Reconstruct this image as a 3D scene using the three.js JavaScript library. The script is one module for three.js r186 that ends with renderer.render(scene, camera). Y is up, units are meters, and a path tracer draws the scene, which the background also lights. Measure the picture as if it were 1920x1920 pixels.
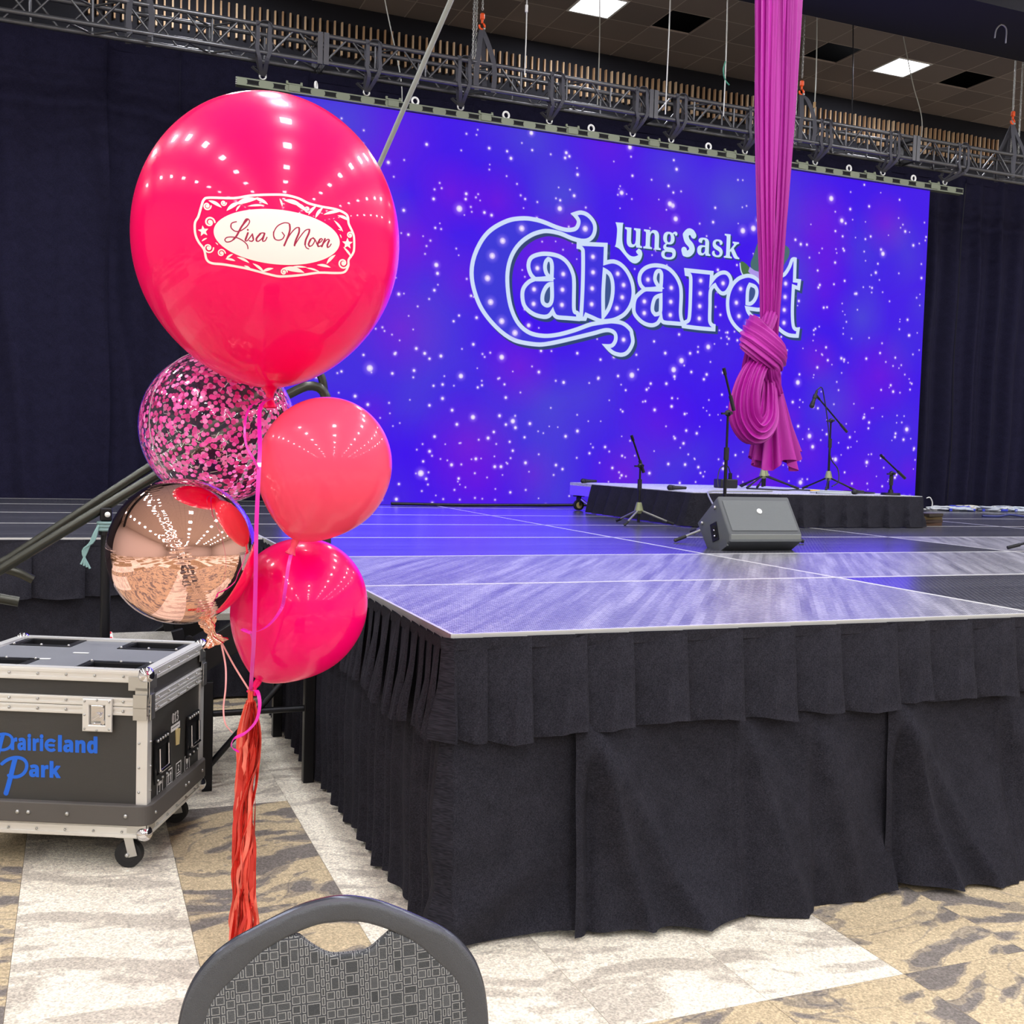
import * as THREE from 'three';
import { RoundedBoxGeometry } from 'three/addons/geometries/RoundedBoxGeometry.js';
import { mergeGeometries, mergeVertices, toCreasedNormals } from 'three/addons/utils/BufferGeometryUtils.js';
import { RectAreaLightUniformsLib } from 'three/addons/lights/RectAreaLightUniformsLib.js';
RectAreaLightUniformsLib.init();

// ---------------------------------------------------------------- camera, exposure, lights
const V = (x, y, z) => new THREE.Vector3(x, y, z);
const scene = new THREE.Scene();
scene.background = new THREE.Color(0x000000);
const EYE = 1.564, FOV = 50.56, YAW = 0.38307, PITCH = 0.053208, ROLL = 0.029735;
const camera = new THREE.PerspectiveCamera(FOV, 1, 0.05, 80);
const sy = Math.sin(YAW), cy = Math.cos(YAW), sp = Math.sin(PITCH), cp = Math.cos(PITCH), sr = Math.sin(ROLL), cr = Math.cos(ROLL);
const f0 = V(sy, 0, -cy), r0 = V(cy, 0, sy), up0 = V(0, 1, 0);
const fwd = f0.clone().multiplyScalar(cp).addScaledVector(up0, -sp);
const upT = up0.clone().multiplyScalar(cp).addScaledVector(f0, sp);
const camR = r0.clone().multiplyScalar(cr).addScaledVector(upT, sr);
const camU = upT.clone().multiplyScalar(cr).addScaledVector(r0, -sr);
camera.position.set(0, EYE, 0);
camera.quaternion.setFromRotationMatrix(new THREE.Matrix4().makeBasis(camR, camU, fwd.clone().negate()));
const renderer = new THREE.WebGLRenderer({ antialias: true });
renderer.toneMapping = THREE.LinearToneMapping;
renderer.toneMappingExposure = 1.0;
renderer.shadowMap.enabled = true;
const LAMP = 84;          // radiance of a ceiling panel
const LAMP_GLOW = 8;      // what the eye sees of its diffuser
const SCREEN_LIGHT = 1.3;
// ---------------------------------------------------------------- helpers
// a point of the room: on the sight line through a place of the photograph, where it meets the plane z
const FPX = 960 / Math.tan((FOV * Math.PI) / 360);
function spot(px, py, z) {
  const d = fwd.clone().addScaledVector(camR, (px - 960) / FPX).addScaledVector(camU, (960 - py) / FPX);
  return d.multiplyScalar(z / d.z).add(camera.position);
}
function onHeight(px, py, y) {
  const d = fwd.clone().addScaledVector(camR, (px - 960) / FPX).addScaledVector(camU, (960 - py) / FPX);
  return d.multiplyScalar((y - EYE) / d.y).add(camera.position);
}
function rng(seed) {
  let s = seed >>> 0;
  return () => { s = (s + 0x6d2b79f5) >>> 0; let t = Math.imul(s ^ (s >>> 15), 1 | s); t = (t + Math.imul(t ^ (t >>> 7), 61 | t)) ^ t; return ((t ^ (t >>> 14)) >>> 0) / 4294967296; };
}
const lerp = (a, b, t) => a + (b - a) * t, clamp = (x, a = 0, b = 1) => Math.min(b, Math.max(a, x));
const smooth = (a, b, x) => { const t = clamp((x - a) / (b - a)); return t * t * (3 - 2 * t); };
const names = new Map();
function numbered(name) {
  const n = names.get(name) ?? 0; names.set(name, n + 1);
  return n ? name + '_' + String(n).padStart(3, '0') : name;
}
function mark(o, label, category, group) { o.userData.label = label; o.userData.category = category; if (group) o.userData.group = group; return o; }
function thing(name, label, category, pos = [0, 0, 0], turn = 0, group) {
  const o = new THREE.Group(); o.name = numbered(name); o.position.set(...pos); o.rotation.y = turn; scene.add(o);
  return mark(o, label, category, group);
}
const partNames = new WeakMap();
function flat(list) {
  const gs = (Array.isArray(list) ? list : [list]).map((g) => (g.index ? g.toNonIndexed() : g));
  if (gs.length === 1 && !Array.isArray(list)) return list;
  for (const g of gs) for (const k of Object.keys(g.attributes)) if (!['position', 'normal', 'uv'].includes(k)) g.deleteAttribute(k);
  return gs.length === 1 ? gs[0] : mergeGeometries(gs);
}
function part(name, geo, mat, parent, label) {
  const m = new THREE.Mesh(flat(geo), mat); m.castShadow = m.receiveShadow = true;
  if (parent === scene) m.name = numbered(name);
  else {
    const used = partNames.get(parent) ?? {}; partNames.set(parent, used);
    const n = used[name] ?? 0; used[name] = n + 1; m.name = n ? name + '_' + String(n).padStart(3, '0') : name;
  }
  if (label) m.userData.label = label;
  parent.add(m);
  return m;
}
function struct(name, geo, mat) { const m = part(name, geo, mat, scene); m.userData.kind = 'structure'; return m; }
const stuff = (m) => { m.userData.kind = 'stuff'; return m; };
function place(g, x = 0, y = 0, z = 0, rx = 0, ry = 0, rz = 0) {
  if (rx) g.rotateX(rx); if (rz) g.rotateZ(rz); if (ry) g.rotateY(ry); g.translate(x, y, z); return g;
}
const bx = (w, h, d, x = 0, y = 0, z = 0, rx = 0, ry = 0, rz = 0) => place(new THREE.BoxGeometry(w, h, d), x, y, z, rx, ry, rz);
const rbx = (w, h, d, r, x = 0, y = 0, z = 0, rx = 0, ry = 0, rz = 0) => place(new RoundedBoxGeometry(w, h, d, 2, r), x, y, z, rx, ry, rz);
const cyl = (r1, r2, h, x = 0, y = 0, z = 0, seg = 16, rx = 0, rz = 0) => place(new THREE.CylinderGeometry(r1, r2, h, seg), x, y, z, rx, 0, rz);
const sph = (r, x = 0, y = 0, z = 0, w = 16, h = 10) => place(new THREE.SphereGeometry(r, w, h), x, y, z);
const upY = V(0, 1, 0);
function rod(a, b, r, seg = 8, r2 = r) {
  const d = b.clone().sub(a), g = new THREE.CylinderGeometry(r2, r, d.length(), seg);
  g.applyQuaternion(new THREE.Quaternion().setFromUnitVectors(upY, d.normalize()));
  g.translate((a.x + b.x) / 2, (a.y + b.y) / 2, (a.z + b.z) / 2);
  return g;
}
const tube = (pts, r, seg = 40, rad = 8, closed = false) => new THREE.TubeGeometry(new THREE.CatmullRomCurve3(pts, closed), seg, r, rad, closed);
// box-mapped uv in metres
function metres(g, k = 1) {
  const h = g.index ? g.toNonIndexed() : g, p = h.attributes.position, n = h.attributes.normal, uv = new Float32Array(p.count * 2);
  for (let i = 0; i < p.count; i++) {
    const ax = Math.abs(n.getX(i)), ay = Math.abs(n.getY(i)), az = Math.abs(n.getZ(i)), x = p.getX(i), y = p.getY(i), z = p.getZ(i);
    const [u, v] = ay >= ax && ay >= az ? [x, -z] : ax >= az ? [-z, y] : [x, y];
    uv[2 * i] = u * k; uv[2 * i + 1] = v * k;
  }
  h.setAttribute('uv', new THREE.BufferAttribute(uv, 2));
  return h;
}
// a sheet of cloth over (u, v) in 0..1; wide and tall give its uv in metres
function sheet(nu, nv, wide, tall, at) {
  const pos = [], uv = [], idx = [];
  for (let j = 0; j <= nv; j++) for (let i = 0; i <= nu; i++) { pos.push(...at(i / nu, j / nv)); uv.push((i / nu) * wide, (1 - j / nv) * tall); }
  for (let j = 0; j < nv; j++) for (let i = 0; i < nu; i++) { const a = j * (nu + 1) + i, b = a + nu + 1; idx.push(a, b, a + 1, a + 1, b, b + 1); }
  const g = new THREE.BufferGeometry();
  g.setAttribute('position', new THREE.Float32BufferAttribute(pos, 3)); g.setAttribute('uv', new THREE.Float32BufferAttribute(uv, 2)); g.setIndex(idx);
  g.computeVertexNormals();
  return g;
}
// a flat ribbon of some width and a little thickness along points; side tells which way it is wide
function ribbon(pts, width, side = V(1, 0, 0), seg = 40, thick = 0.0006, twist = 0) {
  const c = new THREE.CatmullRomCurve3(pts), pos = [], idx = [], uv = [];
  for (let i = 0; i <= seg; i++) {
    const t = i / seg, p = c.getPointAt(t), tan = c.getTangentAt(t);
    let s = side.clone().addScaledVector(tan, -side.dot(tan)).normalize();
    if (twist) s.applyAxisAngle(tan, twist * t);
    const n = tan.clone().cross(s).normalize();
    for (const [a, b] of [[-0.5, -0.5], [0.5, -0.5], [0.5, 0.5], [-0.5, 0.5]]) { const q = p.clone().addScaledVector(s, a * width).addScaledVector(n, b * thick); pos.push(q.x, q.y, q.z); uv.push(a + 0.5, t); }
    if (i < seg) for (let k = 0; k < 4; k++) { const a = i * 4 + k, b = i * 4 + ((k + 1) % 4); idx.push(a, b, a + 4, b, b + 4, a + 4); }
  }
  const e = seg * 4; idx.push(0, 2, 1, 0, 3, 2, e, e + 1, e + 2, e, e + 2, e + 3);
  let g = new THREE.BufferGeometry();
  g.setAttribute('position', new THREE.Float32BufferAttribute(pos, 3)); g.setAttribute('uv', new THREE.Float32BufferAttribute(uv, 2)); g.setIndex(idx);
  g = g.toNonIndexed(); g.computeVertexNormals();
  return g;
}
// a gathered length of cloth swept along points: wide(t) and deep(t) are half sizes, folds run along it
function gathered(pts, wide, deep, { folds = 11, amp = 0.16, seg = 80, rad = 96, side = V(1, 0, 0), twist = 0, phase = 0, closed = false, ends = true } = {}) {
  const c = new THREE.CatmullRomCurve3(pts, closed), pos = [], idx = [], uv = [], L = c.getLength();
  for (let i = 0; i <= seg; i++) {
    const t = i / seg, p = c.getPointAt(t), tan = c.getTangentAt(t);
    let s = side.clone().addScaledVector(tan, -side.dot(tan)).normalize();
    if (twist) s.applyAxisAngle(tan, twist * t);
    const n = tan.clone().cross(s).normalize(), w = wide(t), d = deep(t);
    for (let k = 0; k <= rad; k++) {
      const f = (k / rad) * 2 * Math.PI;
      const fold = 1 + amp * Math.sin(folds * f + phase + 2 * Math.sin(t * 3)) + amp * 0.5 * Math.sin((folds * 2 + 1) * f + t * 4 + phase * 2) + amp * 0.35 * Math.sin(5 * f - t * 6 + phase);
      const q = p.clone().addScaledVector(s, Math.cos(f) * w * fold).addScaledVector(n, Math.sin(f) * d * fold);
      pos.push(q.x, q.y, q.z); uv.push(k / rad, t * L);
    }
  }
  for (let i = 0; i < seg; i++) for (let k = 0; k < rad; k++) { const a = i * (rad + 1) + k, b = a + rad + 1; idx.push(a, a + 1, b, a + 1, b + 1, b); }
  if (ends && !closed) for (const i of [0, seg]) { const p = c.getPointAt(i / seg), m = pos.length / 3; pos.push(p.x, p.y, p.z); uv.push(0.5, 0); for (let k = 0; k < rad; k++) { const a = i * (rad + 1) + k; i ? idx.push(a, a + 1, m) : idx.push(a + 1, a, m); } }
  const g = new THREE.BufferGeometry();
  g.setAttribute('position', new THREE.Float32BufferAttribute(pos, 3)); g.setAttribute('uv', new THREE.Float32BufferAttribute(uv, 2)); g.setIndex(idx);
  g.computeVertexNormals();
  return g;
}
function extrude(pts, depth, bevel = 0, holes = [], steps = 2) {
  const s = new THREE.Shape(pts.map((p) => new THREE.Vector2(p[0], p[1])));
  for (const h of holes) s.holes.push(new THREE.Path(h.map((p) => new THREE.Vector2(p[0], p[1]))));
  return new THREE.ExtrudeGeometry(s, { depth, bevelEnabled: bevel > 0, bevelThickness: bevel, bevelSize: bevel, bevelSegments: steps, curveSegments: 12 });
}
// ---------------------------------------------------------------- textures
function periodic(seed, n, ny = n) {   // value noise that repeats every n by ny cells
  const r = rng(seed), g = Float32Array.from({ length: n * ny }, () => r());
  return (x, y) => {
    const xi = Math.floor(x), yi = Math.floor(y), fx = x - xi, fy = y - yi, u = fx * fx * (3 - 2 * fx), v = fy * fy * (3 - 2 * fy);
    const X = ((xi % n) + n) % n, Y = ((yi % ny) + ny) % ny, X1 = (X + 1) % n, Y1 = (Y + 1) % ny;
    return lerp(lerp(g[Y * n + X], g[Y * n + X1], u), lerp(g[Y1 * n + X], g[Y1 * n + X1], u), v);
  };
}
function pixelTexture(w, h, paint, srgb = true) {
  const d = new Uint8Array(w * h * 4);
  for (let y = 0; y < h; y++) for (let x = 0; x < w; x++) {
    const c = paint(x / w, y / h, x, y), o = (y * w + x) * 4;
    if (typeof c === 'number') d[o] = d[o + 1] = d[o + 2] = clamp(c) * 255; else { d[o] = clamp(c[0] / 255) * 255; d[o + 1] = clamp(c[1] / 255) * 255; d[o + 2] = clamp(c[2] / 255) * 255; }
    d[o + 3] = 255;
  }
  const t = new THREE.DataTexture(d, w, h, THREE.RGBAFormat);
  t.wrapS = t.wrapT = THREE.RepeatWrapping; t.magFilter = THREE.LinearFilter; t.minFilter = THREE.LinearMipmapLinearFilter; t.generateMipmaps = true; t.anisotropy = 8;
  if (srgb) t.colorSpace = THREE.SRGBColorSpace;
  t.needsUpdate = true;
  return t;
}
function canvasTexture(w, h, draw) {
  const c = document.createElement('canvas'); c.width = w; c.height = h;
  draw(c.getContext('2d'), w, h);
  const t = new THREE.CanvasTexture(c); t.colorSpace = THREE.SRGBColorSpace; t.magFilter = THREE.LinearFilter; t.anisotropy = 8;
  return t;
}
const scaled = (t, sx, syy = sx) => { const c = t.clone(); c.repeat.set(sx, syy); c.needsUpdate = true; return c; };
const mat = (color, roughness = 0.6, metalness = 0, more = {}) => new THREE.MeshPhysicalMaterial({ color, roughness, metalness, ...more });
// ---------------------------------------------------------------- materials
const nA = periodic(1, 8), nB = periodic(2, 16), nC = periodic(3, 64), nD = periodic(4, 256), nE = periodic(5, 32);
const fbm = (x, y) => nA(x * 8, y * 8) * 0.5 + nB(x * 16, y * 16) * 0.25 + nE(x * 32, y * 32) * 0.15 + nC(x * 64, y * 64) * 0.1;
// carpet: organic blotches and scratch lines in two tones; the texture covers 2.1 m
function carpetTexture(seed, tones, cut) {
  const a = periodic(seed, 10, 28), b = periodic(seed + 1, 22, 56), c = periodic(seed + 2, 44, 110), l = periodic(seed + 3, 8, 22), l2 = periodic(seed + 4, 18, 30), pile = periodic(seed + 5, 512), pile2 = periodic(seed + 6, 300), w = periodic(seed + 7, 8), e = periodic(seed + 8, 90);
  return pixelTexture(1024, 1024, (u, v) => {
    const wx = u + 0.05 * (w(u * 8, v * 8) - 0.5), wy = v + 0.05 * (w(u * 8 + 3, v * 8 + 5) - 0.5) + 0.03 * Math.sin(2 * Math.PI * u * 2) + 0.012 * (l2(u * 18, v * 30) - 0.5);
    const n = a(wx * 10, wy * 28) * 0.5 + b(wx * 22, wy * 56) * 0.32 + c(wx * 44, wy * 110) * 0.13 + (e(u * 90, v * 90) - 0.5) * 0.1;
    const blotch = 0.55 * smooth(cut - 0.012, cut + 0.012, n) + 0.45 * smooth(cut + 0.07, cut + 0.095, n);
    const line = 1 - smooth(0.004, 0.022, Math.abs(l(wx * 8, wy * 22) - 0.5) + 0.02 * (e(u * 90, v * 90) - 0.3));
    const g = (pile(u * 512, v * 512) - 0.5) * 0.26 + (pile2(u * 300, v * 300) - 0.5) * 0.16, m = clamp(blotch + line * 0.45);
    return [0, 1, 2].map((k) => lerp(tones[0][k], tones[1][k], m) * (1 + g));
  });
}
const carpetLightTex = carpetTexture(11, [[236, 227, 208], [196, 187, 172]], 0.5);
const carpetTanTex = carpetTexture(41, [[196, 178, 146], [126, 119, 113]], 0.5);
const pileBump = pixelTexture(512, 512, (u, v) => nD(u * 256, v * 256) * 0.6 + nC(u * 64, v * 64) * 0.4, false);
const M = {};
M.carpetLight = mat(0xffffff, 0.95, 0, { map: scaled(carpetLightTex, 1 / 2.1), bumpMap: scaled(pileBump, 2), bumpScale: 0.003, specularIntensity: 0.2 });
M.carpetTan = mat(0xffffff, 0.95, 0, { map: scaled(carpetTanTex, 1 / 2.1), bumpMap: scaled(pileBump, 2), bumpScale: 0.003, specularIntensity: 0.2 });
// cloth
const weave = pixelTexture(512, 512, (u, v) => 0.5 + (nD(u * 256, v * 256) - 0.5) * 0.7 + (fbm(u, v) - 0.5) * 0.6, false);
const clothTone = pixelTexture(512, 512, (u, v) => { const k = 1 + (fbm(u, v) - 0.5) * 0.2 + (nD(u * 256, v * 256) - 0.5) * 0.5; return [196 * k, 196 * k, 200 * k]; });
M.skirt = mat(0x38373e, 0.92, 0, { side: THREE.DoubleSide, map: scaled(clothTone, 2.2), bumpMap: scaled(weave, 3), bumpScale: 0.0008, sheen: 0.3, sheenRoughness: 0.4, sheenColor: new THREE.Color(0x555566), specularIntensity: 0.2 });
M.drape = mat(0x2c2a42, 0.95, 0, { side: THREE.DoubleSide, map: scaled(clothTone, 2), bumpMap: scaled(weave, 3), bumpScale: 0.001, sheen: 0.7, sheenRoughness: 0.4, sheenColor: new THREE.Color(0x555570), specularIntensity: 0.25 });
// stage deck: gripped plywood, waves in columns; two tones, the pale one with reflected sheen put into its colour
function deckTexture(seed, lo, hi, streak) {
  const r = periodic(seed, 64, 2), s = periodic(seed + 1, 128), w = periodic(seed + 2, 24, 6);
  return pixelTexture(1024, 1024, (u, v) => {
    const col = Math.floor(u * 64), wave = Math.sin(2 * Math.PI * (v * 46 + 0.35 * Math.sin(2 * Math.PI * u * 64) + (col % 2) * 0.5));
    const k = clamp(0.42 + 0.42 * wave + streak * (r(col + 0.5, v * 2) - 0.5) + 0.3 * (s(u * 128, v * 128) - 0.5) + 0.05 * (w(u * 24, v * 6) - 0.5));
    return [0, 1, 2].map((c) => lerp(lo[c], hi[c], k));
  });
}
const deckBump = pixelTexture(1024, 1024, (u, v) => { const col = Math.floor(u * 64); return 0.5 + 0.4 * Math.sin(2 * Math.PI * (v * 46 + 0.35 * Math.sin(2 * Math.PI * u * 64) + (col % 2) * 0.5)); }, false);
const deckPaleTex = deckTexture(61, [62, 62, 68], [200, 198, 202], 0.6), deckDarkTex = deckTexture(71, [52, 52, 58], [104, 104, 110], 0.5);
const scratchBump = pixelTexture(512, 512, (u, v) => fbm(u, v * 0.25) * 0.7 + 0.3 * nC(u * 8, v * 64), false);
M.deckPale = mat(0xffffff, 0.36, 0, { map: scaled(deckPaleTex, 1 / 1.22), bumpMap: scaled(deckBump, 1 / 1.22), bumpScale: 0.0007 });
M.deckDark = mat(0xffffff, 0.24, 0, { map: scaled(deckDarkTex, 1 / 1.22), bumpMap: scaled(scratchBump, 1), bumpScale: 0.001 });
// metals and plastics
M.alu = mat(0xc9c9c6, 0.34, 0.9);
M.aluBright = mat(0xe6e5e0, 0.4, 0.5);
M.chrome = mat(0xe6e6ea, 0.12, 1);
M.trussMetal = mat(0x5e5e60, 0.3, 0.65);
M.darkMetal = mat(0x1c1c1f, 0.4, 0.5);
M.blackPlastic = mat(0x17171a, 0.42);
M.greyPlastic = mat(0x55585a, 0.6, 0, { bumpMap: scaled(weave, 4), bumpScale: 0.0008 });
M.sling = mat(0x4a4a50, 0.9);
M.orange = mat(0xff5a10, 0.4);
M.steel = mat(0xb8b8b4, 0.35, 0.9);
M.barGrey = mat(0x767c68, 0.5, 0.4);
M.hole = mat(0x030303, 0.9);
M.wire = mat(0xd0d0c8, 0.5, 0.3);
M.rubber = mat(0x1b1b1b, 0.75);
M.white = mat(0xf2f2ee, 0.5);
// ---------------------------------------------------------------- the room
const CEIL = 7.31, X0 = -13, X1 = 21, Z0 = -14.25, Z1 = 22;
const wallPaint = mat(0xd0cac2, 0.85), darkPaint = mat(0x1a1a22, 0.9);
// carpet far away and behind the viewer: broad pale and tan fields
const fields = (() => { const r = rng(5), n = 24, g = Array.from({ length: n * n }, () => r()); return pixelTexture(768, 768, (u, v) => {
  const i = Math.floor(u * n), j = Math.floor(v * n), pale = g[Math.floor(j / 2) * n + i] > 0.5, k = 1 + (nD(u * 256, v * 256) - 0.5) * 0.3 + (fbm((u * 6) % 1, (v * 6) % 1) - 0.5) * 0.3;
  return (pale ? [226, 219, 203] : [150, 132, 104]).map((c) => c * k); }); })();
M.carpetFar = mat(0xffffff, 0.95, 0, { map: scaled(fields, 1 / 16), specularIntensity: 0.2 });
const floor = struct('floor', metres(bx(X1 - X0, 0.25, Z1 - Z0, (X0 + X1) / 2, -0.131, (Z0 + Z1) / 2)), M.carpetFar);
{ // carpet tiles that the picture shows, laid on the slab
  const xs = [-2.795, -2.27, -1.745, -1.22, -0.695, -0.17, 0.357, 0.88, 1.38, 1.88, 2.38, 2.88, 3.38, 3.88, 4.38], zs = [];
  for (let k = -9; k <= 6; k++) zs.push(-3.1075 + k * 0.5475 * (k < 0 ? 1 : 1));
  const pale = (x, z) => {
    if (x > -0.17 && x < 0.357) return true;
    if (x > 0.357 && x < 0.88) return z < -4.75 && z > -6.45;
    if (x > 0.88 && x < 2.38) return z < -2.56 && z > -6.45;
    if (x < -1.22 && x > -2.2) return z < -3.6;
    return false;
  };
  for (let i = 0; i < xs.length - 1; i++) for (let j = 0; j < zs.length - 1; j++) {
    const cx = (xs[i] + xs[i + 1]) / 2, cz = (zs[j] + zs[j + 1]) / 2;
    if (cx > 1.7 && cz < -4.4) continue;              // under the stage
    const g = metres(bx(xs[i + 1] - xs[i] - 0.0015, 0.006, zs[j + 1] - zs[j] - 0.0015, cx, -0.003, cz));
    if ((i + j) % 2) { const uv = g.attributes.uv; for (let k = 0; k < uv.count; k++) uv.setXY(k, uv.getX(k) + 0.83 * i, uv.getY(k) + 0.57 * j); }
    part('carpet_tile', g, pale(cx, cz) ? M.carpetLight : M.carpetTan, floor);
  }
}
const wallBack = struct('wall_back', bx(X1 - X0, CEIL, 0.2, (X0 + X1) / 2, CEIL / 2, Z0 - 0.1), darkPaint);
struct('wall_left', bx(0.2, CEIL, Z1 - Z0 + 0.4, X0 - 0.1, CEIL / 2, (Z0 + Z1) / 2), wallPaint);
struct('wall_right', bx(0.2, CEIL, Z1 - Z0 + 0.4, X1 + 0.1, CEIL / 2, (Z0 + Z1) / 2), wallPaint);
struct('wall_front', bx(X1 - X0, CEIL, 0.2, (X0 + X1) / 2, CEIL / 2, Z1 + 0.1), wallPaint);
{ // upright timber slats on the upper back wall
  const woods = [0xd8b48c, 0xc9a27a, 0xe2c29c, 0xbd9670].map((c) => mat(c, 0.6));
  const g = bx(0.021, 0.42, 0.045, 0, 0, 0), r = rng(8);
  for (let k = 0; k < 150; k++) {
    const x = 0.1 + k * 0.0955, m = part('slat', g, woods[Math.floor(r() * 4)], wallBack);
    m.position.set(x, 7.08 - 0.21 + (r() - 0.5) * 0.015, Z0 + 0.0225);
  }
}
// ceiling: dark lay-in tiles in a thin grid, with open bays and square light panels
const T = 0.61, LX0 = 6.13, LZ0 = -12.80;
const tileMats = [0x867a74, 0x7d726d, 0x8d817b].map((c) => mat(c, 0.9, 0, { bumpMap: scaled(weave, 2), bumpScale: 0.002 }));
const ceiling = struct('ceiling', bx(X1 - X0 + 0.4, 0.2, Z1 - Z0 + 0.4, (X0 + X1) / 2, CEIL + 0.5, (Z0 + Z1) / 2), mat(0x0c0c10, 0.95));
{
  const r = rng(21), bar = mat(0xb0a298, 0.6), inLamp = (i, j) => ((i % 8) + 8) % 8 === 0 && ((j % 4) + 4) % 4 === 0, inHole = (i, j) => [2, 6].includes(((i % 8) + 8) % 8) && j === 0;
  const tg = metres(bx(T - 0.012, 0.02, T - 0.012)), far = [], i0 = Math.ceil((X0 - LX0) / T), i1 = Math.floor((X1 - LX0) / T), j0 = -2, j1 = Math.floor((Z1 - LZ0) / T);
  for (let i = i0; i <= i1; i++) for (let j = j0; j <= j1; j++) {
    if (inLamp(i, j) || inHole(i, j)) continue;
    const x = LX0 + i * T, z = LZ0 + j * T;
    if (z < Z0) continue;
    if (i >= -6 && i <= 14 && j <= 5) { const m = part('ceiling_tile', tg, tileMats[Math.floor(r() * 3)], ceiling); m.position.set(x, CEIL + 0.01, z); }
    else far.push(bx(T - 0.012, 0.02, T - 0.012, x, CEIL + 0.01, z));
  }
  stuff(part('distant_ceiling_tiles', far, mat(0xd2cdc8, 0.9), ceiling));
  for (let i = -6; i <= 15; i++) part('grid_bar', bx(0.014, 0.02, 4.9, LX0 + (i - 0.5) * T, CEIL + 0.008, LZ0 + 1.5 * T), bar, ceiling);
  for (let j = -2; j <= 6; j++) part('grid_bar', bx(T * 21, 0.02, 0.014, LX0 + 4 * T, CEIL + 0.0085, LZ0 + (j - 0.5) * T), bar, ceiling);
}
// the deep header across the ceiling, near black below
struct('trim_1', bx(X1 - X0, CEIL - 6.66, 1.12, (X0 + X1) / 2, (CEIL + 6.66) / 2, -9.98), mat(0x14141c, 0.9));
function ceilingLight(x, z, label, group) {
  const t = thing('ceiling_light', label, 'light', [x, CEIL, z], 0, group), h = T / 2;
  part('frame', [bx(T, 0.03, 0.03, 0, 0.005, h - 0.015), bx(T, 0.03, 0.03, 0, 0.005, 0.015 - h), bx(0.03, 0.03, T - 0.06, h - 0.015, 0.005, 0), bx(0.03, 0.03, T - 0.06, 0.015 - h, 0.005, 0)], M.white, t);
  part('diffuser', bx(T - 0.06, 0.012, T - 0.06, 0, 0.008, 0), M.glow, t);
  const l = new THREE.RectAreaLight(0xf6f8ff, LAMP, T - 0.08, T - 0.08);
  l.position.set(0, -0.012, 0); l.rotation.x = -Math.PI / 2; t.add(l);
}
M.glow = new THREE.MeshStandardMaterial({ color: 0x000000, emissive: 0xf6f8ff, emissiveIntensity: LAMP_GLOW });
for (let i = -4; i <= 3; i++) for (let j = 0; j <= 12; j++) {
  const x = LX0 + i * 8 * T, z = LZ0 + j * 4 * T;
  if (z > -10.6 && z < -9.2) continue;
  if (x < X0 + 1 || x > X1 - 1) continue;
  if (j === 0 && i === 0) ceilingLight(x, z, 'square glowing ceiling light high above the stage, left of the magenta silk');
  else if (j === 0 && i === 1) ceilingLight(x, z, 'square glowing ceiling light between two open ceiling bays, right of the magenta silk');
  else ceilingLight(x, z, 'square recessed ceiling light outside the picture, seen only mirrored in the balloons', 'ceiling lights outside the picture');
}
// ---------------------------------------------------------------- stage
const SX = 1.082, SZ = -3.165, DECK = 1.0, DW = 2.4384, DD = 1.2192, BACK = -11.45;
const stage = thing('stage', 'low black stage of gripped deck panels with bright metal edges', 'stage', [0, 0, 0]);
{
  const leg = [];
  const rowZ = (k) => (k >= 7 ? BACK : SZ - k * DD);
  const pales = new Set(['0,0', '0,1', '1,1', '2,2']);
  for (let row = 0; row < 7; row++) for (let col = row < 3 ? 0 : -3; col <= (row < 3 ? 2 : 4); col++) {
    const x = SX + col * DW, z = rowZ(row), d = z - rowZ(row + 1), e = 0.011;
    const top = metres(bx(DW - 2 * e - 0.004, 0.02, d - 2 * e - 0.004, 0, 0, 0));
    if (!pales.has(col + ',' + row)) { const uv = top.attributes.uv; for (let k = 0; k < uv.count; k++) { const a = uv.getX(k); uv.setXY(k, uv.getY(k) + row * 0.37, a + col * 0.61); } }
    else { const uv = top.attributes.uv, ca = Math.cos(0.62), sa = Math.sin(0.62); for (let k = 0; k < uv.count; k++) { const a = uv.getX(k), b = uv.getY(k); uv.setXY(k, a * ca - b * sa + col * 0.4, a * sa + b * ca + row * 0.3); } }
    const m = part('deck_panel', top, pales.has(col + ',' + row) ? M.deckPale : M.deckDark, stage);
    m.position.set(x + DW / 2, DECK - 0.011, z - d / 2);
    const w2 = DW / 2 - 0.002, d2 = d / 2 - 0.002;
    part('edge_trim', [bx(2 * w2, 0.06, e, 0, -0.019, d2 - e / 2), bx(2 * w2, 0.06, e, 0, -0.019, e / 2 - d2), bx(e, 0.06, 2 * d2 - 2 * e, w2 - e / 2, -0.019, 0), bx(e, 0.06, 2 * d2 - 2 * e, e / 2 - w2, -0.019, 0)], M.aluBright, m);
    leg.push([x + 0.07, z - 0.07], [x + DW - 0.07, z - 0.07]);
  }
  const lg = cyl(0.024, 0.024, DECK - 0.09, 0, (DECK - 0.09) / 2 + 0.03, 0, 10), fg = cyl(0.028, 0.03, 0.03, 0, 0.015, 0, 12);
  for (const [x, z] of leg) { const m = part('leg', lg, M.darkMetal, stage); m.position.set(x, 0, z); const f = part('foot', fg, M.rubber, m); f.position.set(0, 0, 0); }
}
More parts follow.
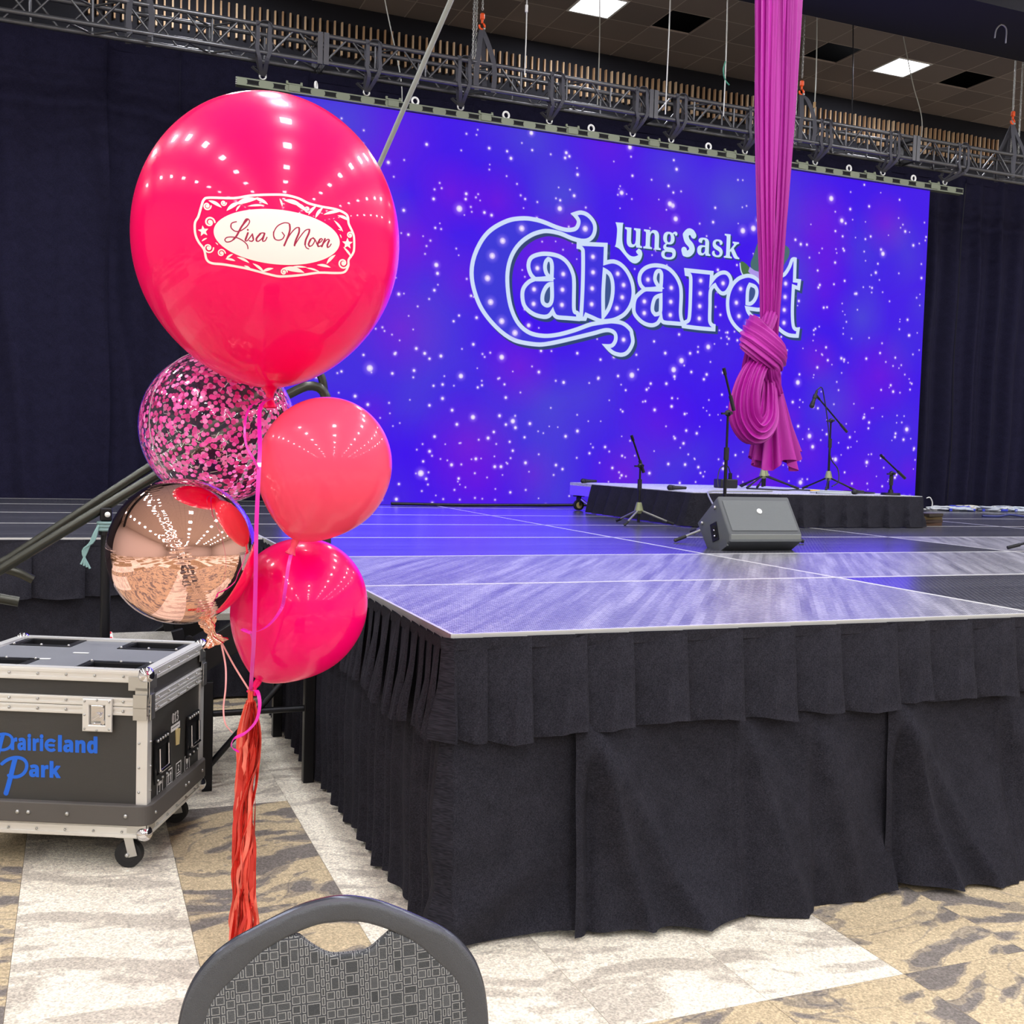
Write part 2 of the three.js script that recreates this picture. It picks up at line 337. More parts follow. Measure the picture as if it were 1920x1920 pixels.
// skirts: a short pleated top layer over a long hanging one
// path: list of [x, z] corners; n points outwards
function along(path) {
  const seg = []; let L = 0;
  for (let i = 0; i < path.length - 1; i++) { const l = Math.hypot(path[i + 1][0] - path[i][0], path[i + 1][1] - path[i][1]); seg.push([L, l, path[i], path[i + 1]]); L += l; }
  return { L, at(s) {
    let k = seg.findIndex((g) => s <= g[0] + g[1]); if (k < 0) k = seg.length - 1;
    const [s0, l, a, b] = seg[k], t = clamp((s - s0) / l), nx = -(b[1] - a[1]) / l, nz = (b[0] - a[0]) / l;
    return [lerp(a[0], b[0], t), lerp(a[1], b[1], t), nx, nz];
  } };
}
function skirt(label, path, { top, pleats, drop, wave, hem, seed, group, step = 0.012, flare = 0.03, parent }) {
  const t = thing('stage_skirt', label, 'stage skirt', [0, 0, 0], 0, group), p = along(path), r = rng(seed), nz = periodic(seed + 7, 64);
  const nu = Math.ceil(p.L / step);
  // the long layer
  part('long_layer', sheet(nu, 22, p.L, top, (u, v) => {
    const s = u * p.L, [x, z, nx, nn] = p.at(s), y = lerp(top - 0.015, 0.006 + hem(s), v);
    const o = 0.012 + Math.max(-0.006, wave(s, v) + flare * v * v) + 0.02 * v * (nz(s * 3.1, v * 2) - 0.5);
    return [x + nx * o, y, z + nn * o];
  }), M.skirt, t);
  // the pleated layer: each pleat starts behind the one before it and stands proud at its far edge
  const edges = pleats.filter((e) => e > 0.001 && e < p.L - 0.001); edges.unshift(0); edges.push(p.L);
  for (let i = 0; i < edges.length - 1; i++) {
    const a = edges[i], b = Math.min(p.L, edges[i + 1] + 0.012), low = drop + (r() - 0.5) * 0.016, tilt = (r() - 0.5) * 0.02, bulge = 0.012 + r() * 0.014, n = Math.max(6, Math.ceil((b - a) / step));
    part('pleat', sheet(n, 10, b - a, low, (u, v) => {
      const s = lerp(a, b, u), [x, z, nx, nn] = p.at(s), y = top - 0.002 - v * (low + tilt * u + 0.006 * Math.sin(u * 5 + i));
      const deep = Math.min(1, (b - a) / 0.16), o = 0.02 + (0.01 + 0.055 * v) * deep * Math.pow(u, 1.7) + bulge * v * Math.sin(Math.PI * u) + 0.02 * v * (nz(s * 9 + i, v * 2.4 + i * 3) - 0.5) + 0.012 * v - 0.03 * v * deep * Math.exp(-(1 - u) * 30) + 0.012 * Math.exp(-(((u - 0.75 + 0.2 * v) / 0.07) ** 2)) * v * deep;
      return [x + nx * o, y, z + nn * o];
    }), M.skirt, t);
  }
  part('top_band', sheet(nu, 2, p.L, 0.035, (u, v) => { const [x, z, nx, nn] = p.at(u * p.L); const o = 0.03 - 0.003 * v; return [x + nx * o, top - 0.004 - v * 0.035, z + nn * o]; }), M.skirt, t);
  return t;
}
{
  const top = DECK - 0.007;
  // left side of the thrust, round the corner to the first seam. outward side of the path is on its left-hand normal
  const side0 = [SX, SZ - 3 * DD + 0.1], corner = [SX, SZ], gathers = (n, k) => (s, v) => 0.012 * (0.4 + v) * Math.sin(s * n + 1.7 * Math.sin(s * k)) + 0.01 * (0.3 + v) * Math.sin(s * n * 1.7 + 2);
  const sideL = 3 * DD - 0.1, sidePleats = []; for (let s = 0.1; s < sideL; s += 0.105 + 0.03 * Math.sin(s * 7)) sidePleats.push(s);
  skirt('black ruffled skirt along the stage side nearest the balloons, wrapped round the front corner', [side0, corner, [1.538, SZ]], {
    top, drop: 0.325, seed: 3, pleats: [...sidePleats, sideL + 0.005, sideL + 0.1, sideL + 0.25], step: 0.009,
    wave: (s, v) => (s < sideL - 0.05 ? 0.014 * (0.45 + v * 0.8) * Math.sin(s * 62 + 2.1 * Math.sin(s * 9)) + 0.012 * (0.3 + v) * Math.sin(s * 27) : 0.03 * v * Math.sin((s - sideL) * 9 + v * 2.2) + 0.02 * smooth(0.6, 1, v) * Math.sin((s - sideL) * 12 + v * 22) + 0.007 * smooth(sideL + 0.39, sideL + 0.395, s)) - 0.03 * smooth(0.5, 1, v) * (s < sideL ? 1 : 0),
    hem: (s) => 0.012 + 0.01 * Math.sin(s * 13), flare: 0.035 });
  const ridge = (d, w) => Math.exp(-Math.abs(d) / w);
  const diag = (x0, k) => (s, v) => k * smooth(0.2, 0.45, v) * (0.085 * ridge(s - x0 - 0.3 * (v - 0.25), 0.05) + 0.06 * ridge(s - x0 - 0.55 * (v - 0.25), 0.06) - 0.05 * ridge(s - x0 - 0.03, 0.03)) + 0.012 * ridge(s - x0, 0.008);
  const d1 = diag(0.03, 1), d2 = diag(0.62, 0.5), d3 = diag(0.9, 0.4);
  skirt('middle front stage skirt of black cloth, between the two upright seams', [[1.5, SZ], [2.8, SZ]], {
    top, drop: 0.31, seed: 17, pleats: [0.196, 0.4, 0.62, 0.837, 1.034], wave: (s, v) => d1(s, v) + d2(s, v) + d3(s, v) + 0.03 * v * Math.sin(s * 6 + v * 4) + 0.018 * v * Math.sin(s * 17 - v * 6) + 0.007 * smooth(1.245, 1.25, s) - 0.006 * ridge(s - 0.61, 0.004), hem: (s) => 0.008 + 0.012 * Math.sin(s * 5), flare: 0.1 });
  skirt('rightmost front stage skirt of black cloth, running out of the picture', [[2.76, SZ], [4.6, SZ]], {
    top, drop: 0.3, seed: 29, pleats: [0.18, 0.385, 0.6, 0.8, 1.0, 1.2, 1.4, 1.6], wave: (s, v) => d1(s, v) + 0.7 * diag(0.55, 0.6)(s, v) + 0.03 * v * Math.sin(s * 6.4 + v * 4 + 1) + 0.018 * v * Math.sin(s * 15 - v * 7) - 0.006 * ridge(s - 0.62, 0.004), hem: (s) => 0.01 + 0.012 * Math.sin(s * 6 + 1), flare: 0.11 });
  skirt('black skirt under the rear stage deck behind the stair handrails', [[-3.4, SZ - 3 * DD], [SX, SZ - 3 * DD]], {
    top, drop: 0.33, seed: 31, pleats: Array.from({ length: 16 }, (_, k) => k * 0.285 + 0.02), wave: (s, v) => 0.03 * v * Math.sin(s * 5 + v * 2) + gathers(31, 4)(s, v) * 0.5, hem: () => 0.01, flare: 0.05, step: 0.02 });
}
// ---------------------------------------------------------------- rolling riser on the stage
const RX = 4.81, RZ = -7.87, RW = 2.44, RD = 2.46, RTOP = 1.29;
{
  const t = thing('riser', 'low rolling riser platform on the stage with pale top and black pleated skirt', 'riser', [RX, DECK, RZ]);
  const h = RTOP - DECK;
  part('platform', metres(bx(RW, 0.03, RD, RW / 2, h - 0.016, -RD / 2)), mat(0xf4f6f0, 0.7, 0, { map: clothTone }), t);
  part('side_rail', [bx(RW, 0.1, 0.02, RW / 2, h - 0.081, -0.01), bx(RW, 0.1, 0.02, RW / 2, h - 0.081, -RD + 0.01), bx(0.02, 0.1, RD - 0.04, 0.01, h - 0.081, -RD / 2), bx(0.02, 0.1, RD - 0.04, RW - 0.01, h - 0.081, -RD / 2)], M.alu, t);
  const p = along([[0, -RD + 0.55], [0, 0], [RW, 0], [RW, -RD]]), nz = periodic(77, 64);
  part('skirt', sheet(520, 12, p.L, h, (u, v) => {
    const s = u * p.L, [x, z, nx, nn] = p.at(s), ph = s * 27 + v * 0.9 + 1.6 * nz(s * 1.3, 1);
    const o = 0.012 + 0.055 * (0.12 + v) * (1 - Math.pow(((ph / 6.283) % 1 + 1) % 1, 1.3)) + 0.02 * v;
    return [x + nx * o, lerp(h - 0.006, 0.006, v), z + nn * o];
  }), M.skirt, t);
  for (const [x, z] of [[0.05, -RD + 0.12], [RW - 0.12, -RD + 0.12], [0.15, -0.2], [RW - 0.2, -0.2]]) {
    const c = part('caster', [cyl(0.055, 0.055, 0.035, x, 0.056, z, 20, Math.PI / 2), bx(0.012, 0.09, 0.05, x, 0.1, z + 0.024), bx(0.012, 0.09, 0.05, x, 0.1, z - 0.024), bx(0.09, 0.012, 0.09, x, h - 0.14, z)], M.rubber, t);
    part('hub', cyl(0.034, 0.034, 0.04, x, 0.056, z, 16, Math.PI / 2), mat(0xb8a668, 0.5), c);
  }
  part('strut', rod(V(0.06, 0.02, -RD + 0.5), V(0.02, 0.12, -RD + 0.25), 0.012), M.alu, t);
}
// ---------------------------------------------------------------- LED screen
const PZ = -10.9, PX = 1.92, PY = EYE + 3.46;
const LOGO = {
  C: '793,210 815,203 838,209 857,229 858,254 845,273 822,280 791,277 754,267 723,264 701,266 666,280 632,307 609,343 599,387 602,439 614,486 637,524 671,546 715,551 759,544 809,528 854,510 893,501 925,496 958,499 983,515 988,528 992,551 979,577 959,588 930,584 907,567 927,563 937,545 931,527 905,522 861,535 795,554 730,571 687,576 623,568 569,536 521,482 496,412 502,350 536,289 592,250 644,237 692,239 741,251 773,255 800,248 808,227',
  a: '660,362 668,341 694,329 725,326 756,331 780,347 796,374 800,398 801,439 802,467 805,478 814,482 816,497 780,497 749,496 737,482 726,495 709,499 678,493 653,475 645,451 647,427 662,408 681,398 667,385',
  a1: '731,394 731,359 727,344 719,340 712,349 710,365 716,381 727,390 705,395 683,398',
  a2: '732,407 734,444 730,461 719,467 707,460 705,442 711,424 721,411',
  b: '810,289 895,284 895,334 923,328 952,339 977,368 988,403 984,439 965,470 937,488 909,496 885,497 861,490 841,484 837,495 825,496 827,406 825,318 821,302 810,298',
  b1: '894,355 912,366 921,391 921,426 912,459 895,484 892,418',
  d: '1006,365 1014,346 1034,332 1063,326 1096,330 1123,348 1141,375 1146,404 1146,452 1150,474 1159,487 1124,487 1090,486 1081,474 1070,491 1049,498 1020,491 996,471 991,450 996,424 1016,404 1026,398 1011,386',
  d1: '1077,394 1078,352 1072,341 1065,342 1059,350 1057,366 1065,380 1075,388 1053,394 1028,397',
  d2: '1078,410 1079,454 1073,463 1062,466 1053,456 1053,438 1060,419',
  r: '1159,331 1247,331 1246,357 1260,340 1279,328 1300,328 1313,343 1312,363 1298,384 1282,387 1267,376 1259,366 1245,383 1245,427 1246,469 1252,481 1261,485 1261,495 1206,495 1157,493 1158,484 1174,474 1177,446 1177,399 1176,355 1172,343 1161,342',
  e: '1357,332 1337,342 1318,363 1307,392 1306,423 1314,453 1331,476 1357,494 1386,500 1416,498 1444,482 1458,460 1461,439 1445,451 1418,453 1394,447 1380,436 1374,424 1420,425 1432,413 1433,385 1425,357 1403,335 1378,328',
  e1: '1374,410 1374,372 1381,354 1400,359 1407,373 1402,394 1388,409',
  t: '1540,264 1541,328 1559,328 1557,350 1538,346 1538,422 1545,468 1562,474 1560,494 1526,493 1495,479 1477,459 1470,428 1471,389 1474,353 1478,327 1504,312 1520,289 1529,267',
  L: '923,218 949,217 947,228 948,271 959,295 976,307 990,307 1000,302 994,297 992,292 1000,284 1009,288 1013,300 1007,317 993,327 976,324 955,306 938,291 923,286 927,276 929,237',
  S: '1180,229 1173,221 1163,220 1153,230 1159,246 1173,259 1176,272 1165,283 1153,283 1150,274',
  brim: '1343,293 1351,288 1372,299 1390,322 1408,336 1413,356 1392,351 1366,338 1349,319',
  crown: '1381,298 1391,263 1406,223 1435,208 1469,210 1499,224 1517,236 1516,258 1498,288 1481,319 1433,343 1407,334',
  band: '1378,301 1398,311 1432,315 1429,343 1408,340 1373,316',
  brim2: '1468,361 1485,358 1500,362 1498,369 1473,371',
  bulbs: '637,265 582,304 553,347 541,408 552,471 586,520 626,549 829,246 687,368 766,377 765,420 765,462 679,426 679,466 856,321 858,364 857,409 857,453 936,361 956,391 953,426 937,458 1034,369 1112,386 1112,426 1112,464 1025,432 1026,465 1210,357 1210,394 1210,431 1210,467 1287,358 1349,369 1336,411 1347,450 1377,469 1509,340 1509,380 1508,419 1509,458 962,545',
};
const points = (s) => s.split(' ').map((p) => p.split(',').map(Number));
// closed outline: straight where it turns sharply, rounded elsewhere
function outline(ctx, pts, closed = true) {
  const n = pts.length, sharp = pts.map((p, i) => {
    const a = pts[(i + n - 1) % n], b = pts[(i + 1) % n], u = [p[0] - a[0], p[1] - a[1]], w = [b[0] - p[0], b[1] - p[1]];
    return (u[0] * w[0] + u[1] * w[1]) / (Math.hypot(...u) * Math.hypot(...w) || 1) < 0.45;
  });
  ctx.beginPath(); ctx.moveTo(...pts[0]);
  for (let i = 0; i < (closed ? n : n - 1); i++) {
    const p0 = pts[(i + n - 1) % n], p1 = pts[i], p2 = pts[(i + 1) % n], p3 = pts[(i + 2) % n], k = 1 / 6;
    const c1 = sharp[i] || (!closed && i === 0) ? p1 : [p1[0] + (p2[0] - p0[0]) * k, p1[1] + (p2[1] - p0[1]) * k];
    const c2 = sharp[(i + 1) % n] || (!closed && i === n - 2) ? p2 : [p2[0] - (p3[0] - p1[0]) * k, p2[1] - (p3[1] - p1[1]) * k];
    ctx.bezierCurveTo(...c1, ...c2, ...p2);
  }
  if (closed) ctx.closePath();
}
const screenTex = canvasTexture(2048, 1024, (ctx, w, h) => {
  const r = rng(99);
  ctx.fillStyle = 'rgb(70,28,232)'; ctx.fillRect(0, 0, w, h);
  const cloud = (x, y, s, c, a) => { const g = ctx.createRadialGradient(x, y, 0, x, y, s); g.addColorStop(0, 'rgba(' + c + ',' + a + ')'); g.addColorStop(1, 'rgba(' + c + ',0)'); ctx.fillStyle = g; ctx.fillRect(x - s, y - s, 2 * s, 2 * s); };
  for (let i = 0; i < 70; i++) cloud(r() * w, r() * h, 60 + r() * 170, '78,86,205', 0.36);
  for (let i = 0; i < 40; i++) cloud(r() * w, r() * h, 80 + r() * 200, '58,8,240', 0.4);
  for (let i = 0; i < 26; i++) cloud(r() * w, r() * h, 50 + r() * 130, '150,20,215', 0.28);
  for (const [x, y, s] of [[430, 190, 110], [330, 330, 120], [700, 330, 150], [800, 240, 80], [1880, 120, 110], [1880, 600, 150], [300, 560, 150], [640, 640, 130], [500, 860, 160], [980, 930, 120], [1640, 560, 90], [60, 880, 140], [560, 200, 110]]) cloud(x, y, s, '176,18,206', 0.34);
  for (const [x, y, s] of [[760, 160, 120], [1100, 60, 130], [1300, 120, 140], [1500, 330, 150], [1700, 700, 130], [100, 60, 150], [1800, 420, 120]]) cloud(x, y, s, '82,96,206', 0.5);
  const star = (x, y, s, a = 1) => { const g = ctx.createRadialGradient(x, y, 0, x, y, s); g.addColorStop(0, 'rgba(255,250,255,' + a + ')'); g.addColorStop(0.3, 'rgba(240,225,255,' + a * 0.85 + ')'); g.addColorStop(0.45, 'rgba(200,170,255,' + a * 0.35 + ')'); g.addColorStop(1, 'rgba(150,110,255,0)'); ctx.fillStyle = g; ctx.fillRect(x - s, y - s, 2 * s, 2 * s); };
  for (let i = 0; i < 900; i++) {
    const big = r(), y = Math.pow(r(), 0.8) * h;
    star(r() * w, y, big > 0.94 ? 15 + r() * 8 : big > 0.6 ? 8 + r() * 4 : 5 + r() * 3, big > 0.6 ? 1 : 0.85);
  }
  const P = {}; for (const k in LOGO) P[k] = points(LOGO[k]);
  const shapes = ['C', 'a', 'b', 'd', 'r', 'e', 't'], holes = ['a1', 'a2', 'b1', 'd1', 'd2', 'e1'];
  // dark edge of print down and to the right
  ctx.lineJoin = 'miter'; ctx.lineWidth = 15; ctx.strokeStyle = 'rgba(46,78,96,0.85)';
  ctx.save(); ctx.translate(7, 6); for (const k of [...shapes, ...holes]) { outline(ctx, P[k]); ctx.stroke(); } ctx.restore();
  // hat behind the letters
  for (const [k, c] of [['crown', 'rgb(74,108,112)'], ['brim', 'rgb(74,112,72)'], ['band', 'rgb(172,150,232)'], ['brim2', 'rgb(70,112,66)']]) { outline(ctx, P[k]); ctx.fillStyle = c; ctx.fill(); }
  ctx.lineWidth = 4; ctx.strokeStyle = 'rgb(200,214,240)'; outline(ctx, P.brim.slice(5).concat([P.brim[0]]), false); ctx.stroke();
  for (const k of shapes) { outline(ctx, P[k]); const g = ctx.createLinearGradient(500, 0, 1600, 0); g.addColorStop(0, 'rgb(62,58,214)'); g.addColorStop(1, 'rgb(66,34,232)'); ctx.fillStyle = g; ctx.fill(); }
  for (const k of holes) { outline(ctx, P[k]); ctx.fillStyle = 'rgb(62,84,140)'; ctx.fill(); }
  ctx.lineWidth = 12; ctx.strokeStyle = 'rgb(206,222,250)';
  for (const k of [...shapes, ...holes]) { outline(ctx, P[k]); ctx.stroke(); }
  P.bulbs.forEach(([x, y], i) => { star(x, y, i < 8 ? 22 : 17, 1); star(x, y, 10, 1); });
  // the small upper line
  const print = (dx, dy, c) => {
    ctx.save(); ctx.translate(dx, dy); ctx.fillStyle = ctx.strokeStyle = c;
    outline(ctx, P.L); ctx.fill();
    ctx.lineWidth = 19; ctx.lineCap = 'round'; ctx.lineJoin = 'round'; outline(ctx, P.S, false); ctx.stroke();
    ctx.font = 'bold 100px serif'; ctx.save(); ctx.translate(952, 282); ctx.scale(174 / ctx.measureText('ung').width, 1); ctx.fillText('ung', 0, 0); ctx.restore();
    ctx.font = 'bold 92px serif'; ctx.save(); ctx.translate(1190, 283); ctx.scale(150 / ctx.measureText('ask').width, 1); ctx.fillText('ask', 0, 0); ctx.restore();
    ctx.restore();
  };
  print(5, 4, 'rgb(44,76,110)'); print(0, 0, 'rgb(206,228,252)');
});
M.screen = new THREE.MeshPhysicalMaterial({ color: 0x020204, roughness: 0.7, specularIntensity: 0.1, emissive: 0xffffff, emissiveMap: screenTex, emissiveIntensity: 1.0 });
{
  const t = thing('led_screen', 'wide glowing purple LED screen with stars and a white outlined show title', 'screen', [PX + 4, DECK, PZ]);
  const H = PY - DECK, black = mat(0x0a0a0e, 0.7);
  part('cabinet', bx(8.0, H, 0.09, 0, H / 2, -0.062), black, t);
  const face = bx(8.0, H - 0.004, 0.014, 0, H / 2, -0.008);
  const m = new THREE.Mesh(face, [black, black, black, black, M.screen, black]); m.name = 'display_face'; m.castShadow = m.receiveShadow = true; t.add(m);
  const l = new THREE.RectAreaLight(0x4c2cff, SCREEN_LIGHT, 8.0, H); l.position.set(0, H / 2, 0.02); l.rotation.y = Math.PI; t.add(l);
  part('cable', tube([V(-2.9, 0.02, 0.06), V(-2.2, 0.015, 0.1), V(-1.2, 0.02, 0.05), V(-0.4, 0.03, 0.09), V(0.3, 0.015, 0.06)], 0.016, 40, 6), M.blackPlastic, t);
}
// rigging bar over it
{
  const t = thing('rigging_bar', 'long grey metal rigging bar with dark slots along the top of the LED screen', 'rigging bar', [0, EYE + 3.462, PZ]);
  part('bar', bx(9.02, 0.075, 0.08, 5.91, 0.0385, 0), M.barGrey, t);
  const slot = bx(0.108, 0.034, 0.006), lip = [bx(0.12, 0.006, 0.008, 0, 0.02, 0.001), bx(0.12, 0.006, 0.008, 0, -0.02, 0.001)];
  for (let k = 0; k < 36; k++) { const m = part('slot', slot, M.hole, t); m.position.set(1.553 + k * 0.2515, 0.04, 0.0395); part('slot_lip', lip, M.darkMetal, m); }
  const clamp1 = [bx(0.16, 0.012, 0.1, 0, 0.082, 0), bx(0.02, 0.03, 0.02, -0.07, 0.095, 0.03), bx(0.02, 0.03, 0.02, 0.07, 0.095, 0.03), bx(0.11, 0.06, 0.008, 0, 0.045, 0.044)];
  for (let k = 0; k < 9; k++) { const m = part('coupler', clamp1, M.barGrey, t); m.position.x = 1.95 + k * 1.0; }
  const ring = new THREE.TorusGeometry(0.036, 0.011, 8, 20); ring.translate(0, 0.115, 0);
  for (const x of [2.17, 3.19, 4.19, 5.19, 6.68, 7.67, 8.66, 9.65]) { const m = part('eye_bolt', ring, M.white, t); m.position.x = x; m.rotation.y = x < 2.5 ? 1.1 : 0.15; }
  part('end_cap', [0, 1, 2, 3].map((k) => sph(0.009, 1.395, 0.01 + k * 0.019, 0.03, 8, 6)), M.steel, t);
}
// ---------------------------------------------------------------- truss
const TYT = EYE + 4.017, TYB = EYE + 3.762, TZF = -10.75, TZB = -11.0;
const ordinal = ['first', 'second', 'third', 'fourth'];
[[-1.46, 'left end of the black truss, running out at the top left corner'], [2.2, 'black lattice truss section over the left half of the screen, crossed by the slanting rope'], [5.86, 'black lattice truss section above the right half of the screen, beside the silk'], [9.52, 'black lattice truss section at far right, past the end of the rigging bar']].forEach(([x0, label], n) => {
  const t = thing('truss_section', label, 'truss', [x0, TYB, TZF]), Ls = 3.66, H = TYT - TYB, D = TZB - TZF, N = 14, b = Ls / N;
  for (const [y, z] of [[0, 0], [H, 0], [0, D], [H, D]]) part('chord', rod(V(0.004, y, z), V(Ls - 0.004, y, z), 0.0235, 12), M.trussMetal, t);
  for (const z of [0, D]) for (let k = 0; k < N; k++) {
    const up = (k + (z ? 1 : 0)) % 2 === 0;
    part('brace', rod(V(k * b + 0.02, up ? 0 : H, z), V((k + 1) * b - 0.02, up ? H : 0, z), 0.0105, 7), M.trussMetal, t);
    if (k % 2 === 1 && k < N - 1) part('upright', rod(V((k + 1) * b, 0, z), V((k + 1) * b, H, z), 0.0105, 7), M.trussMetal, t);
  }
  for (const y of [0, H]) for (let k = 1; k < N; k += 2) { part('cross_bar', rod(V(k * b, y, 0), V(k * b + (k % 4 === 1 ? b : -b), y, D), 0.0105, 7), M.trussMetal, t); }
  for (const x of [0.03, Ls - 0.03]) part('end_plate', [bx(0.05, H + 0.05, 0.012, x, H / 2, 0.02), bx(0.05, H + 0.05, 0.012, x, H / 2, D - 0.02), bx(0.012, 0.05, -D, x, H, D / 2), bx(0.012, 0.05, -D, x, 0, D / 2)], M.trussMetal, t);
});
// slings from the truss down to the bar
{
  const xs = [1.65, 2.68, 3.68, 4.69, 5.7, 6.19, 7.17, 8.16, 9.17, 10.15], yb = EYE + 3.462 + 0.13;
  const where = ['leftmost black webbing sling, holding the free left end of the rigging bar', 'black webbing sling second from the left along the rigging bar, left of the slanting rope', 'black webbing sling third from the left, just right of the slanting rope', 'black webbing sling fourth from the left, below the glowing ceiling light', 'fifth black webbing sling from the left, one of a close pair over the screen title', 'sixth black webbing sling from the left, right one of the close pair over the title', 'black webbing sling just left of the magenta silk', 'black webbing sling just right of the magenta silk', 'black webbing sling second from the right on the rigging bar', 'rightmost black webbing sling, at the bar end beyond the screen'];
  const r = rng(12);
  xs.forEach((x, i) => {
    const t = thing('sling', where[i], 'sling', [x, 0, 0]), s = 0.055 + r() * 0.02, lean = i === 9 ? 0.12 : (r() - 0.5) * 0.05, H = TYT + 0.03;
    for (const k of [-1, 1]) {
      part('strap', ribbon([V(k * 0.012, yb, PZ), V(k * s * 0.6 + lean, TYB - 0.06, TZF + 0.02), V(k * s + lean, TYB + 0.02, TZF + 0.034), V(k * s * 0.9 + lean, TYB + 0.14, TZF + 0.03), V(k * s * 0.95 + lean, H, TZF + 0.012), V(k * s * 0.95 + lean, H - 0.02, TZF - 0.035), V(k * s * 0.8 + lean, TYB - 0.03, TZF - 0.05), V(k * 0.02, yb + 0.02, PZ)], 0.036, V(1, 0, 0), 40, 0.005), M.sling, t);
    }
    part('wrap', ribbon([V(lean - 0.07, TYT - 0.02, TZF + 0.034), V(lean - 0.02, TYT + 0.03, TZF + 0.01), V(lean + 0.04, TYT + 0.03, TZF + 0.012), V(lean + 0.08, TYT - 0.03, TZF + 0.034)], 0.04, V(0.3, 0.2, 1), 16, 0.005), M.sling, t);
    part('tail', ribbon([V(0, TYB - 0.04, PZ - 0.05), V(-0.06, TYB - 0.1, PZ), V(-0.11, yb + 0.07, PZ + 0.02), V(-0.03, yb + 0.02, PZ)], 0.04, V(0.4, 0, 1), 16, 0.004), M.sling, t);
    const u = new THREE.TorusGeometry(0.03, 0.01, 8, 16, Math.PI * 1.3); u.rotateZ(Math.PI - 0.15 * Math.PI); u.translate(0, yb - 0.005, PZ);
    part('shackle', [u, cyl(0.009, 0.009, 0.075, 0, yb + 0.012, PZ, 8, 0, Math.PI / 2)], M.steel, t);
  });
}
// chain hoists
function hoist(x, yHook, label, strands, group) {
  const t = thing('chain_hoist', label, 'chain hoist', [x, 0, -10.875]);
  const link = new THREE.TorusGeometry(0.013, 0.0045, 5, 8); link.scale(0.75, 1.35, 1);
  const links = [];
  for (const [dx, dz, y0] of strands) for (let y = y0, k = 0; y < CEIL + 0.1; y += 0.026, k++) { const g = link.clone(); if (k % 2) g.rotateY(Math.PI / 2); g.translate(dx, y, dz); links.push(g); }
  stuff(part('chain', links, M.steel, t));
  const hk = new THREE.TorusGeometry(0.03, 0.011, 8, 16, Math.PI * 1.5); hk.rotateZ(Math.PI * 0.9); hk.translate(0, yHook - 0.03, 0);
  part('hook', [hk, rbx(0.045, 0.07, 0.045, 0.015, 0, yHook + 0.07, 0), rod(V(0, yHook, 0), V(0, yHook + 0.05, 0), 0.012, 10)], M.orange, t);
  part('hook_tip', sph(0.016, 0.02, yHook - 0.055, 0.01, 10, 8), M.steel, t);
  for (const k of [-1, 1]) for (const z of [0.125, -0.125]) part('strap', ribbon([V(0, yHook - 0.06, 0), V(k * 0.04, TYT + 0.25, z * 0.5), V(k * 0.085, TYT + 0.02, z * 1.15), V(k * 0.1, (TYT + TYB) / 2, z * 1.2), V(k * 0.09, TYB - 0.03, z * 1.1)], 0.05, V(1, 0, 0.2), 24, 0.006), M.sling, t);
  return t;
}
{
  const h1 = spot(904, 44, -10.875), h2 = spot(1503, 168, -10.875), h3 = spot(1899, 224, -10.875), h0 = spot(262, -20, -10.875);
  hoist(h0.x, h0.y + 0.5, 'chain hoist at the top left edge, its pale slings round the truss', [[0, 0, h0.y + 0.7]]);
  hoist(h1.x, h1.y, 'chain hoist with orange hook left of the first ceiling light', [[0, 0, h1.y + 0.15], [-0.1, 0.02, TYT], [-0.045, -0.05, TYT]]);
  hoist(h2.x, h2.y, 'chain hoist with orange hook just right of the magenta silk', [[0, 0, h2.y + 0.15], [-0.09, 0.03, TYB], [-0.05, -0.05, TYT + 0.2]]);
  hoist(h3.x, h3.y, 'chain hoist with orange hook at the far right edge', [[0, 0, h3.y + 0.15], [0.09, 0.03, TYT], [0.045, -0.05, TYT + 0.1]]);
}
// thin wires from the ceiling
[[720, 0, 752, 190, 'thin slanting wire left of the long rope, above the truss'], [986, 0, 985, 95, 'pale wire with a small connector, hanging between hoist and ceiling light'], [1123, 42, 1121, 165, 'thin wire hanging right under the left ceiling light'], [1255, 0, 1249, 170, 'pale wire left of the silk, in front of an open bay'], [1362, 30, 1358, 175, 'pale wire with a frayed green end close beside the silk'], [1531, 55, 1527, 200, 'wire with a small tag hanging right of the silk'], [1599, 60, 1596, 225, 'straight dark wire crossing the open ceiling bay right of the silk'], [1709, 150, 1727, 245, 'thin wire slanting down from the right ceiling light']].forEach(([x1, y1, x2, y2, label], i) => {
  const z = [-11.6, -10.5, -11.8, -10.45, -10.6, -11.5, -11.6, -11.9][i], a = spot(x1, y1, z), b = spot(x2, y2, z), k = (CEIL - b.y) / (a.y - b.y), topP = b.clone().lerp(a, k);
  const t = thing('hanging_wire', label, 'wire', [b.x, b.y, b.z]);
  const end = topP.sub(b), r = i === 0 ? 0.006 : 0.007;
  part('cord', tube([V(0, -0.25, 0), V(0.004, 0.15, 0), end.clone().multiplyScalar(0.5).add(V(0.012, 0, 0)), end], r, 24, 6), i === 6 ? M.darkMetal : M.wire, t);
  if (i === 1 || i === 5) part('connector', cyl(0.016, 0.016, 0.07, 0, 0.42 - 0.4 * (i === 5), 0, 8), i === 5 ? mat(0xd9b27a, 0.6) : M.white, t);
  if (i === 4) part('frayed_end', tube([V(0, 0.35, 0), V(-0.03, 0.24, 0.01), V(0.01, 0.14, 0), V(0.06, 0.1, 0)], 0.008, 16, 6), mat(0x3f8a70, 0.7), t);
});
